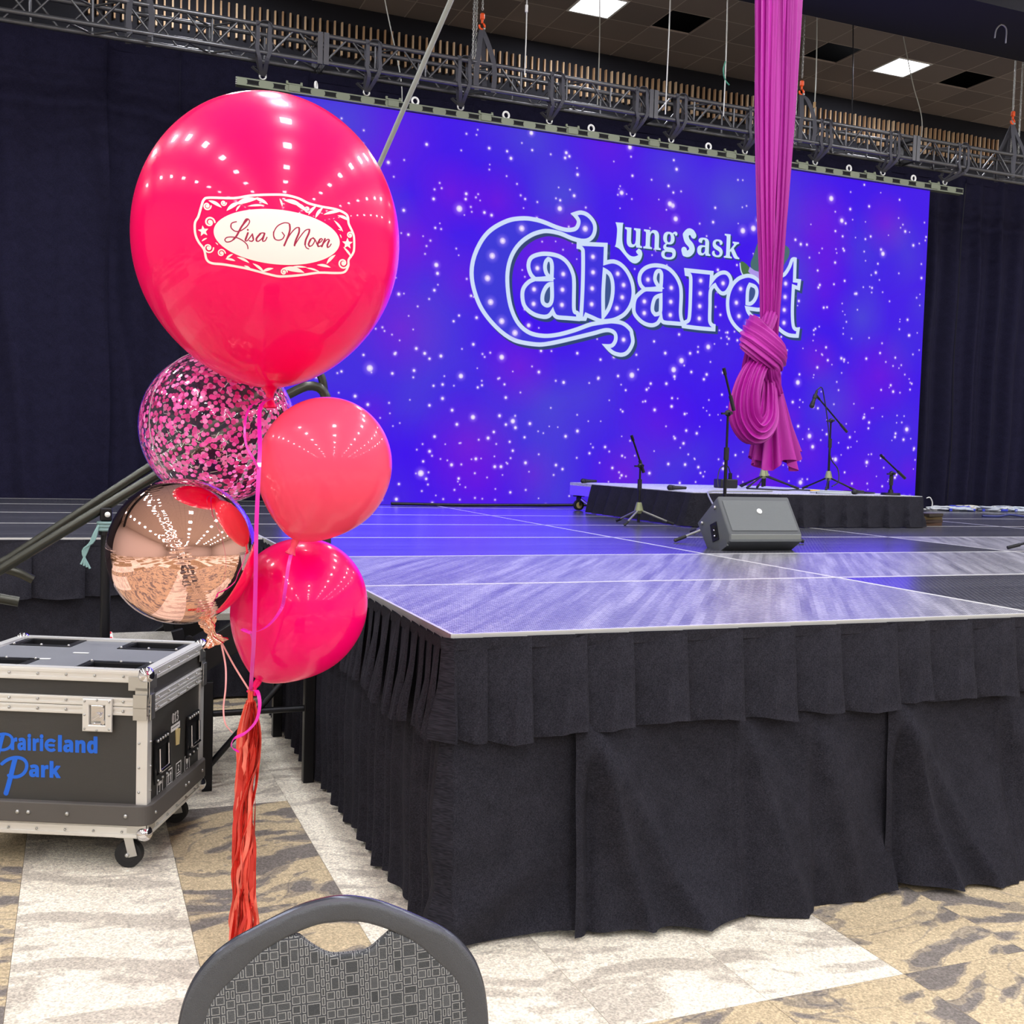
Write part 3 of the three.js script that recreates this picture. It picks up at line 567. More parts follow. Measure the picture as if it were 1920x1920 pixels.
// slanting rope
{
  const a = spot(848, 0, -4.72), b = spot(715, 305, -5.55), d = b.clone().sub(a), foot = a.clone().addScaledVector(d, (DECK - a.y) / d.y), head = a.clone().addScaledVector(d, (CEIL - 0.03 - a.y) / d.y);
  const t = thing('guy_rope', 'taut pale rope slanting across the top left of the screen, behind the big balloon', 'rope', [foot.x, foot.y, foot.z]);
  part('rope', rod(V(0, 0.02, 0), head.sub(foot), 0.0125, 12), mat(0xd2dad2, 0.6, 0, { bumpMap: scaled(weave, 6), bumpScale: 0.002 }), t);
  part('anchor_plate', [bx(0.14, 0.012, 0.14, 0, 0.006, 0), sph(0.03, 0, 0.03, 0)], M.steel, t);
}
// the loose loop of cord on the header, near the right edge
{
  const p = onHeight(1880, 46, 6.66);
  const t = thing('cord_loop', 'small pale loop of cord hanging under the dark ceiling header, top right', 'cord', [p.x, p.y, p.z]);
  part('loop', tube([V(-0.11, -0.17, 0.0), V(-0.09, -0.07, 0.0), V(-0.02, -0.006, 0.0), V(0.05, -0.03, 0.0), V(0.06, -0.2, 0.0)], 0.009, 30, 6), mat(0x8f8f96, 0.7), t);
}
// ---------------------------------------------------------------- black drapes on a pipe behind the screen
{
  const Z = -11.95, TOP = 5.62, n1 = periodic(201, 64), n2 = periodic(203, 64);
  const spans = [
    [-3.3, -1.35, 0, 'black drape panel at the far left edge'], [-1.35, 0.26, 1, 'black drape panel left of the big balloon, ending at an upright seam'], [0.26, 0.97, 1, 'narrow black drape panel hanging right beside the upright seam, left of the big balloon'], [0.97, 2.29, 1, 'black drape panel behind the big balloon at the left edge of the screen'],
    [2.29, 4.19, 0, 'black drape seen above the left part of the rigging bar'], [4.19, 6.09, 0, 'black drape seen above the middle of the rigging bar'], [6.09, 7.99, 0, 'black drape seen above the rigging bar at the silk'], [7.99, 9.89, 0, 'black drape seen above the right part of the rigging bar'],
    [9.89, 11.49, 2, 'black drape hanging in folds right beside the LED screen'], [11.49, 13.6, 2, 'black drape at the right edge, over the pale clutter on the deck']];
  spans.forEach(([x0, x1, kind, label], i) => {
    const t = thing('drape', label, 'drape', [0, 0, 0]), w = x1 - x0;
    part('cloth', sheet(Math.ceil(w / 0.02), 60, w, TOP, (u, v) => {
      const x = lerp(x0, x1, u), y = lerp(TOP, 0.01, v), d = smooth(0.02, 0.25, v);
      let o = 0.02 * (n1(x * 2.2 + v * 0.8, v * 1.5) - 0.5) + 0.012 * (n2(x * 7 + v, v * 5) - 0.5);
      if (kind === 2) { const ph = x * 15 + 2.6 * n1(x * 1.1 + 4, v * 1.2) + v * (x - 11) * 1.4; o += 0.13 * (0.35 + 0.65 * d) * (Math.pow(0.5 + 0.5 * Math.sin(ph), 2.2) - 0.4) + 0.018 * d * Math.sin(ph * 2.3 + 1); }
      else { const ph = x * 3.4 + 3 * n1(x * 0.7, v * 0.9 + 2) + v * 1.6; o += 0.09 * d * Math.sin(ph) + 0.07 * d * Math.pow(Math.max(0, Math.sin(x * 6.1 - v * 3.4 + 1)), 6) + 0.012 * d * Math.sin(x * 17 + v * 7 + 5 * n1(x, v * 2)); o += 0.03 * smooth(0.35, 0.0, u * w) * d * Math.sin(v * 38 + 3 * n2(v * 9, i)) * smooth(0.12, 0.2, v) * smooth(0.4, 0.25, v); }
      if (kind) o += 0.03 * Math.exp(-u * w * 40) + 0.03 * Math.exp(-(1 - u) * w * 40);
      return [x + 0.012 * Math.sin(y * 3 + 2) + 0.07 * v * smooth(-1.3, 0, x) * smooth(2.2, 1.2, x), y, Z + o + (i % 2) * 0.012];
    }), M.drape, t);
    part('top_hem', sheet(20, 2, w, 0.1, (u, v) => [lerp(x0, x1, u), TOP - 0.1 * v + 0.01, Z + 0.03 * Math.cos(v * 1.5)]), M.drape, t);
  });
  const t = thing('drape_pipe', 'dark pipe along the top of the black drapes', 'pipe', [0, TOP + 0.02, Z - 0.03]);
  part('pipe', rod(V(-4, 0, 0), V(14.5, 0, 0), 0.025, 10), M.darkMetal, t);
}
// ---------------------------------------------------------------- aerial silk
{
  const Z = -7.0, S = (x, y, dz = 0) => spot(x, y, Z + dz);
  const origin = S(1440, 660), t = thing('aerial_silk', 'long magenta aerial silk hanging before the screen, knotted near its lower end', 'silk', [origin.x, origin.y, origin.z]);
  const L = (p) => p.sub(origin);
  M.silk = mat(0xa60a90, 0.5, 0, { side: THREE.DoubleSide, sheen: 0.25, sheenRoughness: 0.35, sheenColor: new THREE.Color(0xff60d8), bumpMap: scaled(weave, 3), bumpScale: 0.001 });
  M.silkPale = mat(0xb4149c, 0.46, 0, { side: THREE.DoubleSide, sheen: 0.25, sheenRoughness: 0.35, sheenColor: new THREE.Color(0xff80e0), bumpMap: scaled(weave, 3), bumpScale: 0.001 });
  const topA = S(1441, 0).clone(), k = (y) => y;
  const lead = (x0, x1) => { const a = S(x0, 0), b = S(x1, 300), d = a.clone().sub(b).normalize(); return a.addScaledVector(d, (CEIL - 0.02 - a.y) / d.y); };
  part('strand', gathered([L(lead(1447, 1442)), L(S(1447, 0)), L(S(1441, 200)), L(S(1439, 400)), L(S(1440, 520)), L(S(1440, 625))], (q) => lerp(0.135, 0.05, smooth(0.3, 1, q)), (q) => lerp(0.06, 0.045, q), { folds: 12, amp: 0.2, seg: 70, rad: 120 }), M.silkPale, t);
  part('strand', gathered([L(lead(1477, 1471)), L(S(1477, 0, 0.02)), L(S(1471, 200, 0.02)), L(S(1462, 400, 0.02)), L(S(1454, 520, 0.02)), L(S(1446, 630, 0.01))], (q) => lerp(0.105, 0.045, smooth(0.25, 1, q)), (q) => lerp(0.055, 0.04, q), { folds: 10, amp: 0.22, seg: 70, rad: 110, phase: 1.3 }), M.silk, t);
  // the knot: one fat gathered turn over the front, and the lengths that come out of it
  part('knot', gathered([L(S(1424, 622, -0.07)), L(S(1405, 618, 0.03)), L(S(1412, 630, 0.13)), L(S(1440, 655, 0.17)), L(S(1458, 672, 0.1)), L(S(1456, 682, -0.04)), L(S(1440, 676, -0.1))], (q) => 0.075 + 0.04 * Math.sin(Math.PI * q), (q) => 0.05, { folds: 13, amp: 0.15, seg: 60, rad: 110, side: V(0.4, 1, 0) }), M.silkPale, t);
  part('knot', gathered([L(S(1446, 590, 0.02)), L(S(1436, 612, 0.06)), L(S(1416, 640, 0.06)), L(S(1409, 668, 0.02)), L(S(1405, 700, -0.03)), L(S(1412, 730, -0.05))], () => 0.05, () => 0.045, { folds: 10, amp: 0.14, seg: 50, rad: 90 }), M.silk, t);
  part('knot', gathered([L(S(1432, 660, 0.05)), L(S(1440, 690, 0.1)), L(S(1446, 712, 0.06)), L(S(1452, 740, 0.02))], (q) => lerp(0.07, 0.06, q), () => 0.05, { folds: 9, amp: 0.16, seg: 40, rad: 90, phase: 2 }), M.silk, t);
  // the loop: a broad gathered band hanging down and up again
  part('loop', gathered([L(S(1432, 672, 0.08)), L(S(1412, 700, 0.12)), L(S(1398, 745, 0.12)), L(S(1399, 785, 0.11)), L(S(1414, 805, 0.12)), L(S(1430, 790, 0.1)), L(S(1436, 750, 0.05)), L(S(1436, 690, 0.03))], (q) => 0.05 + 0.045 * Math.sin(Math.PI * q), (q) => 0.05 + 0.05 * Math.sin(Math.PI * q), { folds: 14, amp: 0.17, seg: 110, rad: 130, side: V(0, 0.2, 1) }), M.silkPale, t);
  // the tails: pleated cones that open downwards
  const tail = (x0, y0, x1, y1, w0, w1, d1, dz, seed, m) => {
    const a = L(S(x0, y0, dz)), b = L(S(x1, y1, dz)), r = rng(seed), ph = r() * 6;
    const g = sheet(150, 30, 2, 0.8, (u, v) => {
      const f = u * 2 * Math.PI, e = Math.pow(v, 1.15), w = lerp(w0, w1, e), d = lerp(w0 * 0.8, d1, e), fold = 1 + (0.1 + 0.22 * v) * Math.sin(9 * f + ph) + 0.1 * v * Math.sin(5 * f + ph * 2), hem = v > 0.5 ? (v - 0.5) * 2 * 0.045 * Math.sin(3 * f + ph) : 0;
      return [lerp(a.x, b.x, v) + Math.cos(f) * w * fold, lerp(a.y, b.y, v) + hem, lerp(a.z, b.z, v) + Math.sin(f) * d * fold];
    });
    part('tail', g, m, t);
  };
  tail(1446, 690, 1454, 872, 0.055, 0.16, 0.1, -0.02, 5, M.silkPale);
  tail(1450, 700, 1473, 856, 0.04, 0.11, 0.08, -0.1, 9, M.silk);
  tail(1432, 780, 1432, 862, 0.07, 0.1, 0.07, -0.1, 13, M.silk);
}
// ---------------------------------------------------------------- microphones and stands
function micBody(parent, len = 0.17) {   // along +y from the tail
  part('handle', cyl(0.02, 0.013, len * 0.68, 0, len * 0.34, 0, 14), M.blackPlastic, parent);
  part('grille', [sph(0.026, 0, len * 0.86, 0, 14, 10), cyl(0.024, 0.021, 0.03, 0, len * 0.71, 0, 14)], mat(0x2c2c2e, 0.5, 0.5), parent);
}
function micStand(label, base, { pole, boom, spread = 0.27, turn = 0, round = false, hubH = 0.1, legMat = M.darkMetal, knob = true }) {
  const t = thing('mic_stand', label, 'mic stand', [base.x, base.y, base.z]);
  if (round) part('base', [cyl(0.085, 0.09, 0.022, 0, 0.011, 0, 28), cyl(0.02, 0.026, 0.03, 0, 0.036, 0, 14)], M.darkMetal, t);
  else {
    part('hub', [cyl(0.022, 0.04, 0.07, 0, hubH + 0.035, 0, 14), cyl(0.03, 0.022, 0.03, 0, hubH - 0.01, 0, 14)], mat(0x8a8f6a, 0.45, 0.4), t);
    for (let k = 0; k < 3; k++) {
      const a = turn + (k * 2 * Math.PI) / 3, tip = V(Math.cos(a) * spread, 0.014, Math.sin(a) * spread);
      const l = part('leg', rod(V(Math.cos(a) * 0.02, hubH, Math.sin(a) * 0.02), tip, 0.009, 8), legMat, t);
      part('foot', rod(tip.clone().lerp(V(0, hubH, 0), 0.2), tip, 0.0125, 8), M.rubber, l);
    }
  }
  part('pole', [rod(V(0, round ? 0.03 : 0.02, 0), V(0, pole * 0.72, 0), 0.0125, 10), rod(V(0, pole * 0.68, 0), V(0, pole, 0), 0.009, 10)], M.darkMetal, t);
  part('grip', cyl(0.019, 0.019, 0.09, 0, pole * 0.68, 0, 12), M.blackPlastic, t);
  if (boom) {
    const a = V(...boom[0]), b = V(...boom[1]), d = b.clone().sub(a).normalize();
    const bo = part('boom', rod(a, b, 0.0085, 8), M.darkMetal, t);
    part('boom_grip', rod(b.clone().addScaledVector(d, -0.11), b, 0.014, 10), M.blackPlastic, bo);
    part('tip', rod(a, a.clone().addScaledVector(d, 0.05), 0.013, 10), M.darkMetal, bo);
    part('clutch', [sph(0.024, 0, pole, 0, 12, 8), cyl(0.012, 0.012, 0.07, 0, pole, 0.01, 10, Math.PI / 2), bx(0.05, 0.014, 0.02, -0.04, pole - 0.005, 0.02)], M.blackPlastic, t);
  }
  return t;
}
{
  const rel = (p, b) => [p.x - b.x, p.y - b.y, p.z - b.z];
  const b1 = V(4.42, DECK, -8.1), z1 = -8.1;
  micStand('short tripod mic stand on the deck, left of the skirted riser, without microphone', b1, { pole: 0.5, hubH: 0.12, turn: 0.35, spread: 0.3, legMat: mat(0x8f8f88, 0.4, 0.5), boom: [rel(spot(1184, 816, z1), b1), rel(spot(1207, 886, z1), b1)] });
  const q = spot(1361, 930, -6.6), b2 = V(q.x - 0.01, DECK, -6.6);
  micStand('tall straight mic stand standing behind the floor monitor, left of the silk', b2, { pole: spot(1370, 775, -6.6).y - DECK, hubH: 0.13, turn: 2.75, spread: 0.56, legMat: mat(0x8f8f88, 0.4, 0.5), boom: [rel(spot(1357, 690, -6.6), b2), rel(spot(1376, 770, -6.6), b2)] });
  const b3 = V(7.03, RTOP, -8.95);
  const s3 = micStand('mic stand with slanted boom holding a microphone, at the right end of the riser', b3, { pole: spot(1561, 789, -8.95).y - RTOP, hubH: 0.13, turn: 0.2, spread: 0.3, boom: [rel(spot(1531, 742, -8.95), b3), rel(spot(1588, 810, -8.95), b3)] });
  { const p = spot(1521, 764, -8.95), e = spot(1531, 735, -8.95), t = thing('microphone', 'black microphone clipped to the boom of the right riser stand', 'microphone', [e.x, e.y, e.z]);
    t.quaternion.setFromUnitVectors(upY, p.clone().sub(e).normalize()); micBody(t, 0.17);
    part('clip', [cyl(0.022, 0.022, 0.04, 0, 0.05, 0, 12), sph(0.014, 0, -0.005, 0, 10, 8)], M.blackPlastic, t); }
  { const a = spot(1531, 732, -8.95), t = thing('microphone_cable', 'thin black cable looping from the clipped microphone down its stand', 'cable', [a.x, a.y, a.z]);
    const g = (x, y, z = -8.95) => spot(x, y, z).sub(a);
    part('cable', tube([V(0, 0, 0), g(1540, 726), g(1546, 750), g(1553, 800, -8.93), g(1558, 860, -8.9), g(1571, 880, -8.9), g(1572, 903, -8.85), g(1560, 912, -8.8)], 0.006, 60, 6), M.blackPlastic, t); }
  micStand('small tripod stand on the riser, left one of two whose poles rise behind the silk', V(6.42, RTOP, -9.2), { pole: 0.42, hubH: 0.13, turn: 2.6, spread: 0.36 });
  micStand('small tripod stand on the riser, right one of two whose poles rise behind the silk', V(6.62, RTOP, -9.45), { pole: 0.42, hubH: 0.13, turn: 0.3, spread: 0.34 });
  const b4 = V(7.02, RTOP, -8.03), p4 = (x, y) => rel(spot(x, y, -8.03), b4);
  micStand('very short round-based mic stand at the right front corner of the riser', b4, { pole: 0.2, round: true, boom: [p4(1651, 853), p4(1697, 897)] });
  // loose microphones
  for (const [p, turn, label] of [[V(5.02, RTOP + 0.022, -8.35), 0.1, 'black microphone lying on the front left of the riser top'], [V(6.78, RTOP + 0.022, -8.12), 0.4, 'black microphone lying beside the short round-based stand'], [V(5.0, RTOP + 0.022, -10.1), 0.2, 'small black microphone lying at the far left end of the riser']]) {
    const t = thing('microphone', label, 'microphone', [p.x, p.y, p.z], turn); t.rotation.z = Math.PI / 2; micBody(t, 0.2);
  }
  { const t = thing('stage_box', 'small dark box with cable on the riser behind the silk', 'box', [6.05, RTOP, -9.3]); part('body', rbx(0.2, 0.09, 0.14, 0.012, 0, 0.045, 0), M.blackPlastic, t); part('connector', cyl(0.02, 0.02, 0.06, 0.05, 0.12, 0, 10), M.darkMetal, t); part('lead', tube([V(0.05, 0.15, 0), V(0, 0.22, 0.02), V(-0.1, 0.2, 0.05), V(-0.16, 0.07, 0.1), V(-0.18, 0.008, 0.15)], 0.006, 30, 6), M.blackPlastic, t); }
  // cables on the riser
  const cable = (label, pts, r, m) => { const o = V(...pts[0]), t = thing('cable', label, 'cable', pts[0]); part('cable', tube(pts.map((p) => V(...p).sub(o)), r, 70, 6), m, t); return t; };
  const ry = RTOP + 0.008;
  cable('black cable winding over the riser top towards the right stand', [[6.1, ry, -9.0], [6.3, ry, -8.7], [6.6, ry, -8.85], [6.8, ry, -8.5], [7.05, ry, -8.7], [7.1, ry, -8.35], [6.85, ry, -8.2], [6.7, ry, -8.4]], 0.007, M.blackPlastic);
  cable('grey cable hanging from the riser front edge to the back of the floor monitor', [[5.9, ry, -8.3], [5.4, ry, -8.1], [5.02, ry, -7.95], [4.9, RTOP - 0.01, -7.79], [4.75, 1.15, -7.4], [4.55, 1.02, -6.9]], 0.007, mat(0x9a9c98, 0.5));
  cable('pale coiled cable lying on the right part of the riser top', [[6.2, ry, -8.05], [6.4, ry, -8.2], [6.6, ry, -8.1], [6.5, ry, -7.98], [6.3, ry, -8.0], [6.25, ry, -8.2], [6.5, ry + 0.01, -8.3], [6.9, ry, -8.25]], 0.007, mat(0xaab0b4, 0.5));
  { const t = thing('tape_roll', 'small yellow tape flag on the riser cable', 'tape', [6.62, RTOP, -8.62], 0.3); part('tape', rbx(0.12, 0.018, 0.03, 0.005, 0, 0.01, 0), mat(0xe0b020, 0.6), t); }
  // the leg of one more stand, outside on the right
  { const tip = onHeight(1889, 1027, DECK + 0.014), b = V(tip.x + 0.42, DECK, tip.z + 0.13); micStand('mic stand at the right edge with only one black leg in the picture', b, { pole: 0.9, hubH: 0.13, spread: 0.44, turn: Math.PI + 0.3 }); }
}
// ---------------------------------------------------------------- floor monitor
{
  const x0 = 3.77, zr = -5.74, t = thing('floor_monitor', 'black wedge floor monitor speaker on the stage deck, its sloped back to the viewer', 'speaker', [x0, DECK, zr]);
  const prof = [[0, 0.105], [0.005, 0.068], [-0.1, 0.0], [-0.235, 0.0], [-0.36, 0.15], [-0.15, 0.318]].map(([u, v]) => [u, v]);
  const W = 0.545, body = new THREE.ExtrudeGeometry(new THREE.Shape(prof.map(([u, v]) => new THREE.Vector2(-u, v))), { depth: W - 0.03, bevelEnabled: true, bevelThickness: 0.015, bevelSize: 0.012, bevelSegments: 3 });
  body.rotateY(Math.PI / 2); body.translate(0.015, 0.0, 0);   // shape x -> -z, so u -> +z ... depth -> +x
  part('cabinet', toCreasedNormals(body, 0.6), M.greyPlastic, t);
  // raised sloped panel with a badge
  const up = V(0, 0.213, -0.15), n = V(0, 0.15, 0.213).normalize(), c = V(W / 2, 0.2115, -0.075).addScaledVector(n, 0.012);
  const panel = part('back_panel', rbx(W - 0.05, 0.225, 0.012, 0.004), mat(0x6c7070, 0.62, 0, { bumpMap: scaled(weave, 5), bumpScale: 0.001 }), t);
  panel.position.copy(c); panel.quaternion.setFromUnitVectors(V(0, 0, 1), n);
  part('badge', cyl(0.018, 0.018, 0.008, 0.0, 0.03, 0.008, 20, Math.PI / 2), M.white, panel);
  part('lower_edge', rbx(W - 0.02, 0.045, 0.012, 0.004, W / 2, 0.085, 0.01), mat(0x7a7d78, 0.6), t);
  // left side: handle pocket, screws
  const sideMat = mat(0x101014, 0.5), hp = part('handle_pocket', bx(0.008, 0.115, 0.075, -0.002, 0.11, -0.155, -0.35), sideMat, t);
  part('pocket_hole', [cyl(0.022, 0.022, 0.006, 0, 0, 0, 16, 0, Math.PI / 2), cyl(0.022, 0.022, 0.006, 0, -0.035, 0.012, 16, 0, Math.PI / 2)].map((g) => g.translate(-0.006, 0.13, -0.16)), M.hole, hp);
  part('socket_pin', [sph(0.008, -0.009, 0.12, -0.152, 8, 6), sph(0.008, -0.009, 0.085, -0.142, 8, 6)], M.chrome, hp);
  part('screw', sph(0.013, 0.0, 0.265, -0.165, 10, 8), M.steel, t); part('screw', sph(0.013, 0.0, 0.155, -0.31, 10, 8), M.steel, t);
  part('hinge_plate', bx(0.012, 0.05, 0.09, 0.004, 0.035, -0.06, -0.5), mat(0x55585a, 0.5), t);
  part('grille_marks', [bx(0.06, 0.02, 0.004, 0.2, 0.035, -0.05, 0.95), bx(0.05, 0.02, 0.004, 0.33, 0.035, -0.05, 0.95)], M.steel, t);
}
// ---------------------------------------------------------------- clutter at the rear right of the deck
{
  const r = rng(64), cols = [0xd8dce0, 0xc9d2de, 0x4a55c8, 0xe8e4d8, 0xb8bec8, 0x8f96b0];
  const where = ['nearest the screen', 'second along from the screen', 'third along from the screen', 'in the middle of the row', 'bluish, right of the middle', 'towards the right edge', 'pale, near the right edge', 'last before the picture edge'];
  for (let i = 0; i < 8; i++) {
    const c = spot(1765 + i * 20, 957 + i * 1.3, -10.95), t = thing('cable_coil', 'heap of pale and blue cable on the rear deck, ' + where[i], 'cable', [c.x, DECK, -10.95 + 0.1 * Math.sin(i * 2)]);
    const pts = []; for (let k = 0; k < 16; k++) pts.push(V(Math.cos(k * 1.9) * (0.1 + r() * 0.16), 0.012 + r() * 0.05, Math.sin(k * 1.9) * (0.06 + r() * 0.08)));
    part('cable', tube(pts, 0.011, 110, 6), mat(cols[i % 6], 0.5), t);
    part('plug', [rod(V(0.12, 0.02, 0.05), V(0.2, 0.02, 0.1), 0.018, 8), bx(0.06, 0.03, 0.03, -0.16, 0.02, 0.05, 0, i)], i % 3 === 1 ? mat(0x3040c0, 0.5) : M.white, t);
  }
  { const c = spot(1890, 984, -9.6), t = thing('cable', 'dark blue cable lying on the deck at the right edge', 'cable', [c.x, DECK, -9.6]); part('cable', tube([V(-0.4, 0.012, 0), V(-0.2, 0.012, 0.05), V(0, 0.03, 0.02), V(0.2, 0.012, 0.06), V(0.5, 0.012, 0.03)], 0.013, 40, 6), mat(0x2a3270, 0.5), t); }
  { const t = thing('wood_blocks', 'small stack of brown wooden blocks beside the right end of the riser', 'blocks', [7.55, DECK, -8.15]); const wd = [0x4a3020, 0x38261c, 0x50401f, 0x32281a]; for (let k = 0; k < 4; k++) part('block', rbx(0.3 - 0.05 * (k % 2), 0.03, 0.14, 0.003, 0.03 * (k % 2), 0.015 + k * 0.03, 0.01 * k, 0, 0.1 * k), mat(wd[k], 0.75), t); }
  { const p = spot(1742, 952, -11.2), t = thing('wire_loop', 'small pale wire loop standing up beside the right edge of the screen', 'wire', [p.x, DECK, -11.2]); part('wire', tube([V(-0.05, 0.15, 0), V(0.0, 0.16, 0), V(0.05, 0.09, 0), V(0.03, 0.015, 0), V(-0.2, 0.012, 0.02)], 0.008, 30, 6), M.white, t); }
}
// ---------------------------------------------------------------- stage stairs and handrails
{
  const zN = -5.0, zF = -5.85, xs = 0.2, t = thing('stage_stairs', 'black metal stage stairs beside the stage, behind the balloons and road case', 'stairs', [0, 0, 0]);
  const stepX = [-0.55, -0.2, 0.13, 0.5], rise = 0.2, tw = 0.36;
  for (let k = 0; k < 4; k++) {
    const y = rise * (k + 1), x = stepX[k] + (k === 3 ? 0.02 : 0), w = k === 3 ? 0.53 : tw;
    const tr = part('tread', bx(w, 0.03, zN - zF - 0.08, x + w / 2, y - 0.015, (zN + zF) / 2), mat(0xb8b3a2, 0.8, 0, { map: clothTone }), t);
    part('nosing', bx(0.05, 0.006, zN - zF - 0.08, x + 0.02, y + 0.002, (zN + zF) / 2), mat(0xf0f0ea, 0.6), tr);
    if (k === 2) for (let s = 0; s < 5; s++) part('red_bar', bx(0.042, 0.004, 0.06, x + 0.02, y + 0.0052, zN - 0.14 - s * 0.16), mat(0xd0202a, 0.6), tr);
  }
  for (const z of [zN, zF]) {
    part('stringer', [rbx(2.05, 0.13, 0.05, 0.004, 0, 0, 0, 0, 0, 0.53)].map((g) => g.translate(0.2, 0.42, z)), M.darkMetal, t);
    part('post', [rbx(0.05, 0.9, 0.05, 0.004, 1.02, 0.45, z)], M.darkMetal, t);
    part('bracket', [rbx(0.05, 0.26, 0.03, 0.004, 0.45, 0.62, z + 0.04, 0, 0, 0.25), cyl(0.02, 0.02, 0.02, 0.47, 0.7, z + 0.06, 14, Math.PI / 2)], M.darkMetal, t);
    part('leg', rbx(0.045, 0.5, 0.045, 0.004, 0.56, 0.25, z), M.darkMetal, t);
  }
  part('brace', [rod(V(0.56, 0.1, zN), V(1.0, 0.6, zN), 0.015), rod(V(0.56, 0.35, zN), V(1.02, 0.35, zN), 0.015)], M.darkMetal, t);
  const railMat = mat(0x3e3e37, 0.3, 0.7);
  const rail = (label, z, lo, mid, topX, post, loop) => {
    const o = thing('handrail', label, 'handrail', [0, 0, 0]), P = (a) => spot(a[0], a[1], z);
    const A = P(lo), B = P(mid), d = B.clone().sub(A).normalize(), top = A.clone().addScaledVector(d, (topX - A.x) / d.x);
    part('rail', tube([A, A.clone().lerp(top, 0.33), A.clone().lerp(top, 0.66), top, top.clone().add(V(0.06, 0.025, 0)), top.clone().add(V(0.115, 0.015, 0)), top.clone().add(V(0.15, -0.05, 0)), top.clone().add(V(0.155, -0.3, 0)), V(top.x + 0.155, DECK + 0.01, z)], 0.022, 90, 10), railMat, o);
    part('lower_end', tube([A, A.clone().addScaledVector(d, -0.06), ...loop.map(P)], 0.022, 40, 10), railMat, o);
    if (post) { const c = P(post); part('post', cyl(0.021, 0.021, c.y - 0.03, c.x, (c.y - 0.03) / 2, z, 12), M.darkMetal, o); part('clamp', [rbx(0.05, 0.06, 0.06, 0.01, c.x, c.y - 0.0, z), cyl(0.03, 0.03, 0.03, c.x, c.y - 0.075, z, 14)], M.darkMetal, o); part('bolt', sph(0.012, c.x + 0.005, c.y, z + 0.032, 10, 8), M.white, o); }
    return o;
  };
  rail('far bent-tube handrail of the stage stairs, ending in a hook above the road case', zF, [18, 1046], [290, 869], 1.085, null, [[6, 1064], [22, 1070], [38, 1075], [62, 1087]]);
  const hr = rail('near bent-tube handrail of the stage stairs, held by a post with tied cord', zN, [-20, 1081], [295, 890], 0.93, [199, 964], [[-44, 1108], [-30, 1117], [0, 1122], [35, 1128]]);
  const c = spot(199, 975, zN), ct = thing('tied_cord', 'frayed teal cord tied round the handrail post', 'cord', [c.x, c.y, zN]);
  part('wraps', [0, 1, 2].map((k) => { const g = new THREE.TorusGeometry(0.032, 0.008, 6, 16); g.rotateX(Math.PI / 2); return g.translate(0, -0.012 - 0.014 * k, 0); }), mat(0x7d9a98, 0.7), ct);
  for (let k = 0; k < 4; k++) part('frayed_end', tube([V(-0.03, -0.02, 0.02), V(-0.05, -0.06 - k * 0.01, 0.03), V(-0.075 - k * 0.006, -0.13, 0.02), V(-0.1 + k * 0.012, -0.19 - k * 0.006, 0.02)], 0.005, 16, 6), mat(0x86aaa6, 0.7), ct);
}
